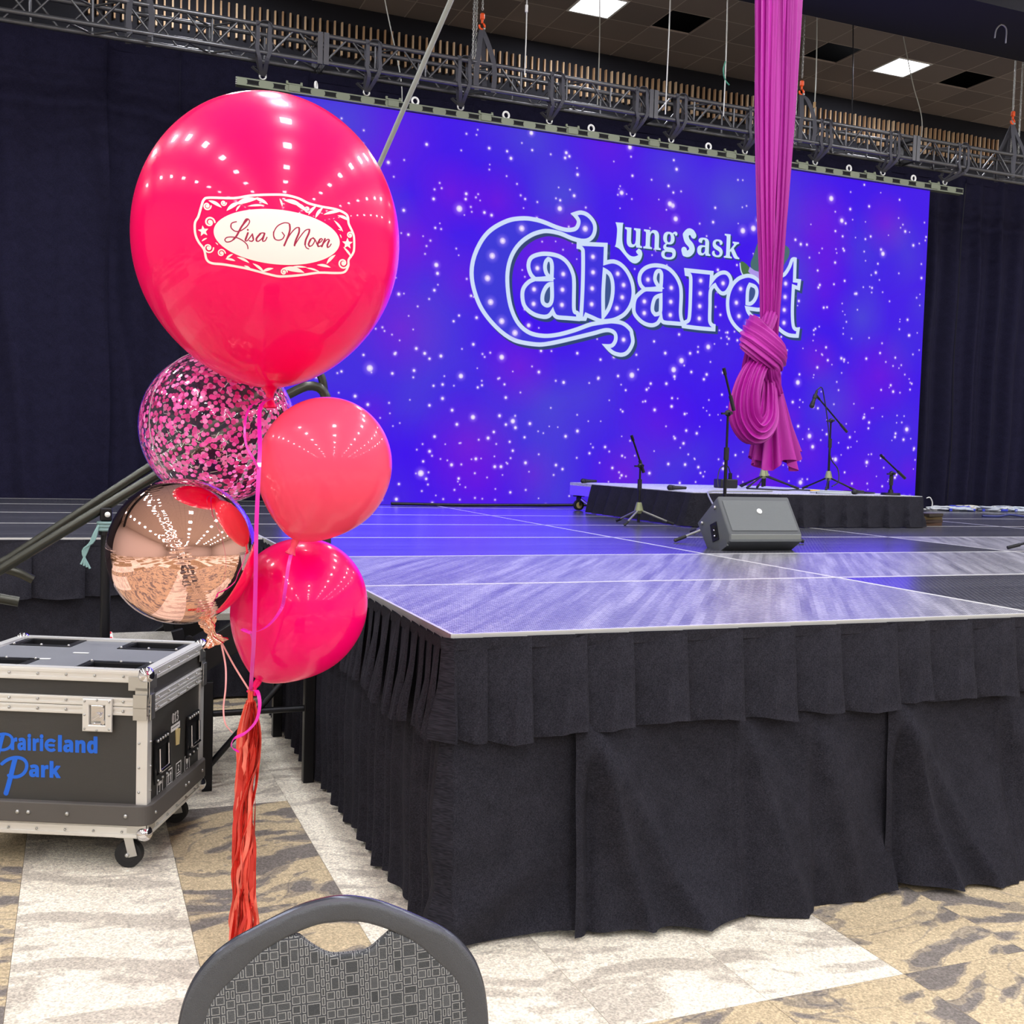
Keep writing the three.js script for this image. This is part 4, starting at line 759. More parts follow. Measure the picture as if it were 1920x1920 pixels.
// ---------------------------------------------------------------- road case
{
  const W = 0.78, D = 0.625, B = 0.13, TOP = 0.744, H = TOP - B;
  const t = thing('road_case', 'black road case with silver edges and blue lettering on casters, left of the balloons', 'road case', [0.019, 0, -4.515], -0.4224);
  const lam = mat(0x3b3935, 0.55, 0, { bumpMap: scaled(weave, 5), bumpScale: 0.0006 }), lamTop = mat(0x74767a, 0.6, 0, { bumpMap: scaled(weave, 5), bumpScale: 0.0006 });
  const yLip0 = TOP - 0.165, yLip1 = TOP - 0.1, yBand0 = TOP - 0.565, yBand1 = TOP - 0.49;
  part('body', [bx(W - 0.016, yLip0 - B, D - 0.016, 0, (B + yLip0) / 2, 0), bx(W - 0.016, TOP - 0.04 - yLip1, D - 0.016, 0, (yLip1 + TOP - 0.04) / 2, 0), bx(W - 0.03, yLip1 - yLip0, D - 0.03, 0, (yLip0 + yLip1) / 2, 0)], lam, t);
  // lid top with four sunk wheel dishes
  const dw = 0.1, dd = 0.062, cx = W / 2 - 0.17, cz = D / 2 - 0.1, holes = [];
  for (const [a, b] of [[-1, -1], [1, -1], [1, 1], [-1, 1]]) holes.push([[a * cx - dw, b * cz - dd], [a * cx + dw, b * cz - dd], [a * cx + dw, b * cz + dd], [a * cx - dw, b * cz + dd]].reverse());
  const w2 = W / 2 - 0.02, d2 = D / 2 - 0.02, lid = extrude([[-w2, -d2], [w2, -d2], [w2, d2], [-w2, d2]], 0.03, 0, holes);
  lid.rotateX(Math.PI / 2); lid.translate(0, TOP - 0.008, 0);
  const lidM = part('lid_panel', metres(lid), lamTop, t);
  for (const [a, b] of [[-1, -1], [1, -1], [1, 1], [-1, 1]]) {
    const x = a * cx, z = b * cz, k = part('wheel_dish', [bx(2 * dw, 0.004, 2 * dd, x, TOP - 0.038, z), bx(0.004, 0.03, 2 * dd, x - dw, TOP - 0.024, z), bx(0.004, 0.03, 2 * dd, x + dw, TOP - 0.024, z), bx(2 * dw, 0.03, 0.004, x, TOP - 0.024, z - dd), bx(2 * dw, 0.03, 0.004, x, TOP - 0.024, z + dd), bx(2 * dw + 0.05, 0.003, 0.025, x, TOP - 0.0065, z - dd - 0.012), bx(2 * dw + 0.05, 0.003, 0.025, x, TOP - 0.0065, z + dd + 0.012), bx(0.025, 0.003, 2 * dd, x - dw - 0.012, TOP - 0.0065, z), bx(0.025, 0.003, 2 * dd, x + dw + 0.012, TOP - 0.0065, z)], M.blackPlastic, t);
    const rv = []; for (const [u, v] of [[-1, -1], [1, -1], [1, 1], [-1, 1], [0, 1], [0, -1]]) rv.push(sph(0.006, x + u * (dw + 0.012), TOP - 0.004, z + v * (dd + 0.012), 8, 6));
    part('rivets', rv, M.steel, k);
  }
  part('tape_mark', rbx(0.085, 0.002, 0.016, 0.001, -0.1, TOP - 0.006, 0.13, 0, 0.1), M.white, t);
  part('tape_mark', rbx(0.06, 0.002, 0.014, 0.001, 0.0, TOP - 0.006, -0.01, 0, 0.03), M.white, t);
  // aluminium edging: ribbed angle along every edge
  const barX = (y, hgt, z, out) => [bx(W - 0.02, hgt, 0.012, 0, y, z), bx(W - 0.03, hgt * 0.22, 0.004, 0, y + hgt * 0.3, z + out * 0.007), bx(W - 0.03, hgt * 0.22, 0.004, 0, y - hgt * 0.3, z + out * 0.007)];
  const barZ = (y, hgt, x, out) => [bx(0.012, hgt, D - 0.02, x, y, 0), bx(0.004, hgt * 0.22, D - 0.03, x + out * 0.007, y + hgt * 0.3, 0), bx(0.004, hgt * 0.22, D - 0.03, x + out * 0.007, y - hgt * 0.3, 0)];
  for (const [y, hgt] of [[TOP - 0.022, 0.044], [yLip1 - 0.0155, 0.031], [yLip0 + 0.0165, 0.031], [B + 0.022, 0.044]]) {
    part('edge_rail', barX(y, hgt, D / 2 - 0.006, 1), M.aluBright, t); part('edge_rail', barX(y, hgt, 0.006 - D / 2, -1), M.aluBright, t);
    part('edge_rail', barZ(y, hgt, W / 2 - 0.006, 1), M.aluBright, t); part('edge_rail', barZ(y, hgt, 0.006 - W / 2, -1), M.aluBright, t);
  }
  part('edge_rail', [bx(W - 0.02, 0.01, 0.035, 0, TOP - 0.004, D / 2 - 0.018), bx(W - 0.02, 0.01, 0.035, 0, TOP - 0.004, 0.018 - D / 2)], M.aluBright, t);
  part('edge_rail', [bx(0.035, 0.01, D - 0.09, W / 2 - 0.018, TOP - 0.004, 0), bx(0.035, 0.01, D - 0.09, 0.018 - W / 2, TOP - 0.004, 0)], M.aluBright, t);
  for (const a of [-1, 1]) for (const b of [-1, 1]) {
    const x = a * (W / 2), z = b * (D / 2);
    part('corner_post', [bx(0.04, yLip0 - B, 0.012, x - a * 0.02, (B + yLip0) / 2, z - b * 0.006), bx(0.012, yLip0 - B, 0.028, x - a * 0.006, (B + yLip0) / 2, z - b * 0.026)], M.aluBright, t);
    for (const [y, s] of [[TOP - 0.016, 1], [B + 0.016, -1]]) {
      const c = part('corner_ball', sph(0.03, x - a * 0.012, y, z - b * 0.012, 18, 12), M.chrome, t);
      part('corner_plate', [bx(0.07, 0.05, 0.003, x - a * 0.035, y - s * 0.03, z + b * 0.0045), bx(0.003, 0.05, 0.07, x + a * 0.0045, y - s * 0.03, z - b * 0.035), bx(0.045, 0.05, 0.003, x - a * 0.022, y - s * 0.07, z + b * 0.0045), bx(0.003, 0.05, 0.045, x + a * 0.0045, y - s * 0.07, z - b * 0.022)], M.alu, c);
    }
    part('lip_plate', [bx(0.05, 0.05, 0.003, x - a * 0.025, yLip1 - 0.01, z + b * 0.0105), bx(0.05, 0.045, 0.003, x - a * 0.025, yLip0 + 0.01, z + b * 0.0105), bx(0.003, 0.05, 0.04, x + a * 0.0105, yLip1 - 0.01, z - b * 0.02), bx(0.003, 0.045, 0.04, x + a * 0.0105, yLip0 + 0.01, z - b * 0.02)], M.alu, t);
    // casters
    const cxx = a * (W / 2 - 0.075), czz = b * (D / 2 - 0.07), k = part('caster', [cyl(0.05, 0.05, 0.03, cxx - 0.012, 0.05, czz + 0.005, 26, Math.PI / 2)], M.rubber, t);
    part('hub', cyl(0.028, 0.028, 0.032, cxx - 0.012, 0.05, czz + 0.005, 18, Math.PI / 2), M.blackPlastic, k);
    part('fork', [bx(0.09, 0.006, 0.09, cxx, B - 0.004, czz + 0.01), rbx(0.034, 0.085, 0.004, 0.0015, cxx - 0.002, 0.085, czz + 0.025, 0, 0, 0.25), rbx(0.034, 0.085, 0.004, 0.0015, cxx - 0.002, 0.085, czz - 0.015, 0, 0, 0.25), sph(0.009, cxx - 0.012, 0.05, czz + 0.028, 8, 6)], M.alu, k);
    if (a > 0 && b > 0) k.rotation.y = 0;
  }
  // rubber strip round the foot with its bolts
  const strip = (() => { const s = new THREE.Shape(), o = 0.014, r = 0.05, X = W / 2 + o, Z = D / 2 + o; const rr = (sh, X, Z, r) => { sh.moveTo(-X + r, -Z); sh.lineTo(X - r, -Z); sh.quadraticCurveTo(X, -Z, X, -Z + r); sh.lineTo(X, Z - r); sh.quadraticCurveTo(X, Z, X - r, Z); sh.lineTo(-X + r, Z); sh.quadraticCurveTo(-X, Z, -X, Z - r); sh.lineTo(-X, -Z + r); sh.quadraticCurveTo(-X, -Z, -X + r, -Z); };
    rr(s, X, Z, r); const h = new THREE.Path(); rr(h, W / 2 - 0.02, D / 2 - 0.02, 0.02); s.holes.push(h);
    const g = new THREE.ExtrudeGeometry(s, { depth: yBand1 - yBand0 - 0.008, bevelEnabled: true, bevelThickness: 0.004, bevelSize: 0.004, bevelSegments: 2, curveSegments: 8 }); g.rotateX(Math.PI / 2); return g.translate(0, yBand1 - 0.004, 0); })();
  part('rub_strip', strip, mat(0x57534f, 0.6), t);
  const bolts = []; for (const x of [W / 2 - 0.07, W / 2 - 0.285, W / 2 - 0.428, W / 2 - 0.468, W / 2 - 0.62]) bolts.push(place(new THREE.SphereGeometry(0.0085, 10, 6), x, (yBand0 + yBand1) / 2, D / 2 + 0.018));
  for (const z of [D / 2 - 0.04, -0.05, -0.085, 0.06 - D / 2]) bolts.push(place(new THREE.SphereGeometry(0.0065, 10, 6), W / 2 + 0.018, (yBand0 + yBand1) / 2, z));
  part('bolts', bolts, M.steel, t);
  const rv = []; for (let k = 0; k < 7; k++) for (const y of [TOP - 0.022, yLip1 - 0.014, yLip0 + 0.016, B + 0.022]) { rv.push(place(new THREE.SphereGeometry(0.005, 8, 5), W / 2 - 0.09 - k * 0.105, y, D / 2 + 0.003)); if (k < 5) rv.push(place(new THREE.SphereGeometry(0.005, 8, 5), W / 2 + 0.003, y, D / 2 - 0.1 - k * 0.105)); }
  for (let k = 0; k < 4; k++) rv.push(place(new THREE.SphereGeometry(0.005, 8, 5), W / 2 - 0.03, 0.3 + k * 0.09, D / 2 + 0.001), place(new THREE.SphereGeometry(0.005, 8, 5), W / 2 + 0.001, 0.3 + k * 0.09, D / 2 - 0.03));
  part('rivets', rv, M.steel, t);
  // butterfly latch
  const lx = W / 2 - 0.18, ly = yLip0 + 0.002, lz = D / 2 + 0.008;
  const la = part('latch', extrude([[-0.055, -0.062], [0.055, -0.062], [0.055, 0.062], [-0.055, 0.062]].map(([a, b]) => [a * 0.9, b * 0.9]), 0.004, 0.005, [[[-0.034, -0.04], [-0.034, 0.04], [0.034, 0.04], [0.034, -0.04]]]), M.aluBright, t); la.position.set(lx, ly, lz);
  part('latch_cup', bx(0.07, 0.082, 0.004, 0, 0, -0.006), M.alu, la);
  part('twist_wing', [rbx(0.045, 0.012, 0.01, 0.003, 0, 0.03, 0.004), rbx(0.048, 0.05, 0.006, 0.002, 0, 0.002, 0.0), cyl(0.013, 0.013, 0.014, 0, -0.004, 0.006, 14, Math.PI / 2), rbx(0.034, 0.008, 0.014, 0.002, 0, -0.004, 0.012, 0, 0, 0.6), cyl(0.008, 0.008, 0.01, 0.022, -0.025, 0.004, 12, Math.PI / 2), rbx(0.03, 0.012, 0.008, 0.002, -0.002, -0.035, 0.003)], M.chrome, la);
  part('rivets', [[-1, -1], [1, -1], [1, 1], [-1, 1], [0, 1.1], [0, -1.1], [-1, 0], [1, 0]].map(([a, b]) => sph(0.0045, a * 0.045, b * 0.05, 0.009, 8, 5)), M.steel, la);
  // lettering on the front
  const letters = canvasTexture(1024, 512, (c, w, h) => {
    c.clearRect(0, 0, w, h); c.fillStyle = c.strokeStyle = '#1465d8'; c.lineCap = 'butt';
    // 1024 px = 0.64 m
    const put = (s, x, y, wd) => { c.save(); c.translate(x, y); c.scale(wd / c.measureText(s).width, 1); c.fillText(s, 0, 0); c.strokeText(s, 0, 0); c.restore(); };
    c.font = 'bold 122px sans-serif';
    c.lineWidth = 7; c.lineJoin = 'round'; put('rairi', 448, 190, 202); put('land', 726, 190, 246);
    c.lineWidth = 19; c.beginPath(); c.arc(692, 156, 30, 0.75, Math.PI * 2 - 0.75); c.stroke(); c.beginPath(); c.moveTo(668, 156); c.lineTo(714, 156); c.lineWidth = 15; c.stroke();
    c.lineWidth = 7; c.font = 'bold 122px sans-serif'; put('ark', 560, 345, 186);
    c.lineWidth = 26; c.lineCap = 'round';
    for (const [x, y, k] of [[398, 195, 0.92], [470, 352, 1.12]]) { c.save(); c.translate(x, y); c.scale(k, k); c.beginPath(); c.moveTo(-40, 88); c.bezierCurveTo(-20, 30, -8, -40, 8, -96); c.stroke(); c.lineWidth = 18; c.beginPath(); c.moveTo(-62, -66); c.bezierCurveTo(-10, -120, 72, -112, 70, -60); c.bezierCurveTo(66, -8, 10, 12, -26, -6); c.stroke(); c.lineWidth = 26; c.restore(); }
  });
  M.letters = mat(0xffffff, 0.5, 0, { map: letters, alphaTest: 0.5, transparent: true });
  const pl = new THREE.PlaneGeometry(0.64, 0.32); pl.translate(W / 2 - 0.165 - 0.305, TOP - 0.5 * H - 0.0 - 0.16 + 0.32 * (190 / 512), D / 2 - 0.0068);
  part('printed_name', pl, M.letters, t);
  // right side: number, handles, shipping marks
  const marks = canvasTexture(1024, 640, (c, w, h) => {
    c.clearRect(0, 0, w, h); c.fillStyle = c.strokeStyle = '#f2f0ea';
    c.font = 'bold 104px serif'; c.save(); c.translate(430, 98); c.scale(0.8, 1); c.fillText('013', 0, 0); c.restore();
    c.fillRect(410, 112, 190, 46); c.fillStyle = '#555'; c.fillRect(430, 130, 150, 7);
    c.fillStyle = '#f2f0ea'; c.lineWidth = 9;
    for (let k = 0; k < 4; k++) { const x = 150 + k * 190, y = 424; c.strokeRect(x, y, 104, 118);
      c.save(); c.translate(x + 52, y + 60); c.lineWidth = 7;
      if (k === 0) { c.beginPath(); c.arc(0, -8, 36, Math.PI, 0); c.closePath(); c.fill(); c.fillRect(-4, -10, 8, 50); c.fillRect(-22, 36, 26, 7); }
      if (k === 1) { for (const d of [-20, 20]) { c.fillRect(d - 6, -24, 12, 58); c.beginPath(); c.moveTo(d - 18, -18); c.lineTo(d, -46); c.lineTo(d + 18, -18); c.fill(); } c.fillRect(-40, 40, 80, 7); }
      if (k === 2) { c.font = 'bold 62px sans-serif'; c.textAlign = 'center'; c.fillText('2', 0, 4); c.fillRect(-36, 14, 72, 9); c.fillRect(-36, 32, 72, 9); }
      if (k === 3) { c.beginPath(); c.moveTo(-28, -46); c.lineTo(28, -46); c.bezierCurveTo(28, -4, 12, 4, 5, 8); c.lineTo(5, 36); c.lineTo(24, 44); c.lineTo(-24, 44); c.lineTo(-5, 36); c.lineTo(-5, 8); c.bezierCurveTo(-12, 4, -28, -4, -28, -46); c.fill(); }
      c.restore(); }
  });
  const mp = new THREE.PlaneGeometry(0.54, 0.3375); mp.rotateY(Math.PI / 2); mp.translate(W / 2 - 0.0068, TOP - 0.64 * H + 0.016, 0);
  part('printed_marks', mp, mat(0xffffff, 0.5, 0, { map: marks, alphaTest: 0.5, transparent: true }), t);
  for (const z of [D / 2 - 0.14, 0.135 - D / 2]) {
    const y = TOP - 0.575 * H, hn = part('handle', [bx(0.006, 0.17, 0.012, W / 2 + 0.001, y, z + 0.062), bx(0.006, 0.17, 0.012, W / 2 + 0.001, y, z - 0.062), bx(0.006, 0.04, 0.112, W / 2 + 0.001, y + 0.065, z), bx(0.006, 0.03, 0.112, W / 2 + 0.001, y - 0.07, z)], M.darkMetal, t);
    part('dish', bx(0.004, 0.1, 0.112, W / 2 - 0.004, y - 0.005, z), M.hole, hn);
    part('bail', [rod(V(W / 2 + 0.014, y - 0.04, z - 0.045), V(W / 2 + 0.014, y - 0.04, z + 0.045), 0.008, 8), rod(V(W / 2 + 0.014, y - 0.04, z - 0.045), V(W / 2 + 0.012, y + 0.045, z - 0.045), 0.005, 8), rod(V(W / 2 + 0.014, y - 0.04, z + 0.045), V(W / 2 + 0.012, y + 0.045, z + 0.045), 0.005, 8)], M.chrome, hn);
    part('rivets', [0, 1, 2, 3, 4].map((k) => sph(0.006, W / 2 + 0.006, y + 0.075, z - 0.05 + k * 0.025, 8, 6)).concat([0, 1, 2].map((k) => sph(0.006, W / 2 + 0.006, y - 0.075, z - 0.045 + k * 0.045, 8, 6))), M.steel, hn);
  }
  part('tag', [bx(0.003, 0.062, 0.026, W / 2 - 0.005, TOP - 0.525 * H, -0.01, 0.12), bx(0.003, 0.062, 0.024, W / 2 - 0.004, TOP - 0.53 * H, -0.024, -0.12)], mat(0xd9c48a, 0.6), t);
  part('green_sticker', [bx(0.002, 0.028, 0.05, W / 2 - 0.006, TOP - 0.245 * H, D / 2 - 0.075, 0.1)], mat(0x22a386, 0.6), t);
}
// ---------------------------------------------------------------- balloons
function latexProfile(R, up, low, pinch = 0.22, n = 64) {
  const p = [];
  for (let i = 0; i <= n; i++) {
    const a = Math.PI * (1 - (i / n) * 0.985), c = -Math.cos(Math.PI - a), s = Math.sin(a), d = Math.max(0, -Math.cos(Math.PI - a) * -1);
    const y = Math.cos(Math.PI * (i / n) * 0.975), r = Math.sin(Math.PI * (i / n) * 0.975);
    p.push([Math.max(r, 0) * R * (y < 0 ? 1 - pinch * Math.pow(-y, 3) : 1), (y > 0 ? y * up : y * low) * R]);
  }
  return p;
}
function latex(name, label, centre, R, up, low, tilt, m, pinch) {
  const t = thing(name, label, 'balloon', [centre.x, centre.y, centre.z]);
  const prof = latexProfile(R, up, low, pinch), last = prof[prof.length - 1], k = Math.min(1.25, R / 0.2);
  const g = new THREE.LatheGeometry(prof.map(([r, y]) => new THREE.Vector2(r, y)), 96);
  const lean = new THREE.Matrix4().makeRotationZ(tilt);
  g.applyMatrix4(lean);
  part('body', g, m, t);
  const e = last[1], neck = new THREE.LatheGeometry([[last[0], e + 0.002], [0.011 * k, e - 0.012 * k], [0.0075 * k, e - 0.024 * k], [0.012 * k, e - 0.036 * k], [0.0165 * k, e - 0.044 * k], [0.015 * k, e - 0.047 * k], [0.001, e - 0.03 * k]].map(([r, y]) => new THREE.Vector2(r, y)), 24);
  neck.applyMatrix4(lean); part('knot', neck, m, t);
  t.userData.end = V(0, e - 0.024 * k, 0).applyMatrix4(lean).add(centre);
  return t;
}
const rubber = (c, more = {}) => mat(c, 0.25, 0, { specularIntensity: 0.3, clearcoat: 0.3, clearcoatRoughness: 0.04, ...more });
const cBig = V(0.505, 2.153, -3.183), RBig = 0.374;
const big = latex('balloon', 'giant round red-pink balloon with a white name sticker, topmost of the bouquet', cBig, RBig, 1.085, 1.12, 0.03, rubber(0xff0060), 0.12);
const salmon = latex('balloon', 'salmon pink latex balloon at the right of the bouquet', V(0.65, 1.515, -3.03), 0.186, 1.05, 1.2, -0.36, rubber(0xff4c6c), 0.3);
const pink = latex('balloon', 'hot pink latex balloon, lowest of the bouquet', V(0.632, 1.085, -3.26), 0.2, 1.05, 1.25, -0.5, rubber(0xff006c), 0.34);
{ // name sticker, wrapped on the balloon
  const E5 = (a) => a.map(([x, y]) => [365 + x / 6.62, 360 + y / 6.62]), E6 = (a) => a.map(([x, y]) => [515 + x / 6.62, 360 + y / 6.62]);
  const K = 4, OX = 366, OY = 360, CW = 1216, CH = 660;
  const sticker = canvasTexture(CW, CH, (c) => {
    c.clearRect(0, 0, CW, CH); c.scale(K, K); c.translate(-OX, -OY); c.lineCap = 'round'; c.lineJoin = 'round';
    const white = '#f6efe9', pen = (pts, w, col = white, closed = false) => { outline(c, pts, closed); c.lineWidth = w; c.strokeStyle = col; c.stroke(); };
    const rim = E5([[205, 135], [270, 112], [550, 118], [750, 88], [993, 76]]).concat(E6([[150, 80], [300, 115], [420, 172], [560, 205], [740, 235], [850, 280], [884, 325], [890, 400], [930, 490], [950, 560], [946, 700], [925, 760], [872, 830], [866, 900], [815, 973], [700, 983], [500, 975], [300, 998], [100, 1012], [0, 1008]]), E5([[850, 972], [650, 918], [400, 873], [255, 858], [195, 815], [172, 700], [112, 610], [82, 520], [86, 400], [130, 325], [170, 215]]));
    pen(rim, 4.2, white, true);
    // oval plate
    c.save(); c.translate(520.5, 444.5); c.rotate(0.094); c.beginPath(); c.ellipse(0, 0, 111, 47.5, 0, 0, 7); c.fillStyle = white; c.fill(); c.restore();
    // scrolls, leaves and stars in the border
    const spiral = (x, y, r, dir, w = 2.4) => { const p = []; for (let k = 0; k <= 22; k++) { const a = dir * k * 0.42, q = r * (1 - k / 27); p.push([x + q * Math.cos(a), y + q * Math.sin(a)]); } pen(p, w); c.beginPath(); c.arc(x, y, r * 0.34, 0, 7); c.fillStyle = white; c.fill(); };
    const leaf = (x, y, l, a, w = 0.36) => { c.save(); c.translate(x, y); c.rotate(a); c.beginPath(); c.moveTo(-l / 2, 0); c.quadraticCurveTo(0, -l * w, l / 2, 0); c.quadraticCurveTo(0, l * w * 0.25, -l / 2, 0); c.fillStyle = white; c.fill(); c.restore(); };
    const starShape = (x, y, r, a) => { c.beginPath(); for (let k = 0; k < 10; k++) { const q = k % 2 ? r * 0.45 : r; c.lineTo(x + q * Math.sin(a + k * Math.PI / 5), y - q * Math.cos(a + k * Math.PI / 5)); } c.closePath(); c.fillStyle = white; c.fill(); };
    starShape(392, 434, 10, -0.1); starShape(645.5, 456, 10.5, 0.05);
    spiral(401, 391, 7, 1, 2.6); spiral(404, 419, 9, -1, 3); spiral(399, 463, 9, 1, 2.4); spiral(421, 472, 7, -1, 2.2); spiral(636, 491, 10, 1, 3); spiral(651, 441, 6, -1, 2.4); spiral(575, 396, 6, 1, 2.2); spiral(528, 505, 6, -1, 2.2); spiral(430, 386, 5, 1, 2);
    leaf(415, 388, 26, 0.5); leaf(447, 392, 30, -0.55); leaf(470, 384, 40, -0.25); leaf(495, 383, 26, 0.45); leaf(455, 395, 14, -0.9); leaf(486, 391, 30, -0.05, 0.2); leaf(529, 385, 15, 1.3); leaf(550, 386, 34, 0.3); leaf(563, 393, 30, 0.6); leaf(584, 398, 22, -0.8); leaf(596, 402, 24, -0.9); leaf(620, 402, 34, -0.2, 0.25); leaf(640, 411, 24, 0.4); leaf(630, 425, 26, 0.9, 0.25); leaf(632, 432, 7, 0.4); leaf(633, 443, 8, 1.2);
    leaf(435, 478, 16, -0.6); leaf(436, 484, 18, 0.2); leaf(458, 484, 24, 0.45, 0.3); leaf(465, 497, 14, 0.5); leaf(484, 498, 26, 0.7, 0.3); leaf(500, 502, 22, -0.3); leaf(545, 503, 40, 0.2); leaf(556, 497, 28, 0.05, 0.2); leaf(600, 496, 26, 0.2, 0.3); leaf(614, 484, 24, -0.75); leaf(580, 502, 26, 0.3, 0.2); leaf(645, 472, 26, 0.9, 0.25); leaf(393, 449, 12, -0.5); leaf(414, 456, 7, 0.8);
    // the written name
    const ink = '#a3123f', w1 = 1.9, w2 = 3.1;
    const s = (pts, w) => pen(pts, w, ink);
    s(E5([[565, 385], [512, 402], [500, 450], [545, 492], [605, 488], [680, 440], [716, 385], [704, 355], [672, 360], [622, 440], [562, 540], [502, 600], [442, 615], [420, 592], [442, 565], [502, 558], [572, 570], [640, 610], [674, 650], [680, 690]]), w1);
    s(E5([[690, 362], [622, 440], [562, 540], [520, 585]]), w2); s(E5([[505, 410], [502, 452], [530, 484]]), 2);
    s(E5([[690, 512], [656, 580], [656, 602], [682, 595], [742, 522], [742, 565], [750, 590], [730, 607], [700, 600]]), w1); s(E5([[690, 512], [660, 585]]), w2); s(E5([[690, 476], [691, 477]]), w2);
    s(E5([[742, 530], [750, 585], [730, 605]]), 2);
    s(E5([[872, 512], [832, 518], [786, 570], [780, 602], [806, 606], [850, 570], [882, 515], [852, 580], [856, 606], [882, 600], [905, 562]]), w1); s(E5([[832, 520], [786, 572], [784, 598]]), w2); s(E5([[880, 518], [855, 585]]), w2);
    s(E6([[90, 505], [115, 540], [90, 580], [40, 595], [0, 578], [-10, 540], [0, 490], [45, 430], [120, 396], [172, 402], [185, 440], [160, 540], [106, 655], [180, 530], [250, 457], [290, 450], [286, 500], [242, 600], [226, 655], [292, 560], [362, 482], [412, 470], [402, 510], [362, 590], [350, 640], [362, 680], [390, 695]]), w1);
    s(E6([[180, 415], [182, 470], [158, 545], [106, 655]]), w2); s(E6([[290, 460], [284, 510], [242, 600], [226, 655]]), w2); s(E6([[410, 475], [400, 515], [362, 590], [350, 645]]), w2); s(E6([[-8, 500], [-10, 545], [2, 575]]), 2.2);
    s(E6([[452, 566], [412, 590], [390, 640], [402, 666], [432, 655], [462, 612], [466, 578], [440, 572], [472, 592], [490, 640], [540, 612], [560, 586], [545, 575], [516, 600], [496, 640], [506, 670], [542, 658], [560, 640]]), w1); s(E6([[420, 585], [392, 640], [402, 664]]), w2); s(E6([[530, 585], [500, 640], [506, 665]]), w2);
    s(E6([[590, 578], [546, 670], [560, 645], [610, 592], [636, 585], [640, 602], [616, 650], [616, 680], [640, 670], [662, 640]]), w1); s(E6([[590, 580], [548, 668]]), w2); s(E6([[640, 600], [616, 650], [618, 676]]), w2);
  });
  const view = spot(518, 443, -3).sub(camera.position).normalize(), oc = camera.position.clone().sub(cBig), bq = view.dot(oc), dist = -bq - Math.sqrt(bq * bq - oc.lengthSq() + RBig * RBig * 1.0);
  const c0 = view.clone().multiplyScalar(dist).add(oc), n = view.clone().negate(), rx = camR.clone().addScaledVector(n, -camR.dot(n)).normalize(), uy = n.clone().cross(rx), mpp = dist / FPX, un = new THREE.Matrix4().makeRotationZ(-0.03), re = new THREE.Matrix4().makeRotationZ(0.03);
  const prof = latexProfile(RBig, 1.085, 1.12, 0.12, 400);
  const radiusAt = (y) => { let lo = 0, hi = prof.length - 1; while (hi - lo > 1) { const m = (lo + hi) >> 1; if (prof[m][1] > y) lo = m; else hi = m; } return lerp(prof[lo][0], prof[hi][0], clamp((prof[lo][1] - y) / (prof[lo][1] - prof[hi][1] || 1))); };
  const wpx = CW / K, hpx = CH / K;
  const g = sheet(64, 40, 1, 1, (u, v) => {
    const a = (OX + u * wpx - 518) * mpp, b = -(OY + v * hpx - 443) * mpp;
    let p = null;
    for (let tt = 0.14, k = 0; k < 700; k++, tt -= 0.0004) { const q = c0.clone().addScaledVector(rx, a).addScaledVector(uy, b).addScaledVector(n, tt), l = q.clone().applyMatrix4(un); if (Math.hypot(l.x, l.z) <= radiusAt(l.y) + 0.0012) { p = q; break; } }
    p ??= c0; return [p.x, p.y, p.z];
  });
  part('name_sticker', g, mat(0xffffff, 0.35, 0, { map: sticker, alphaTest: 0.5, transparent: true, side: THREE.DoubleSide }), big, 'white scrolled sticker with a written name');
}
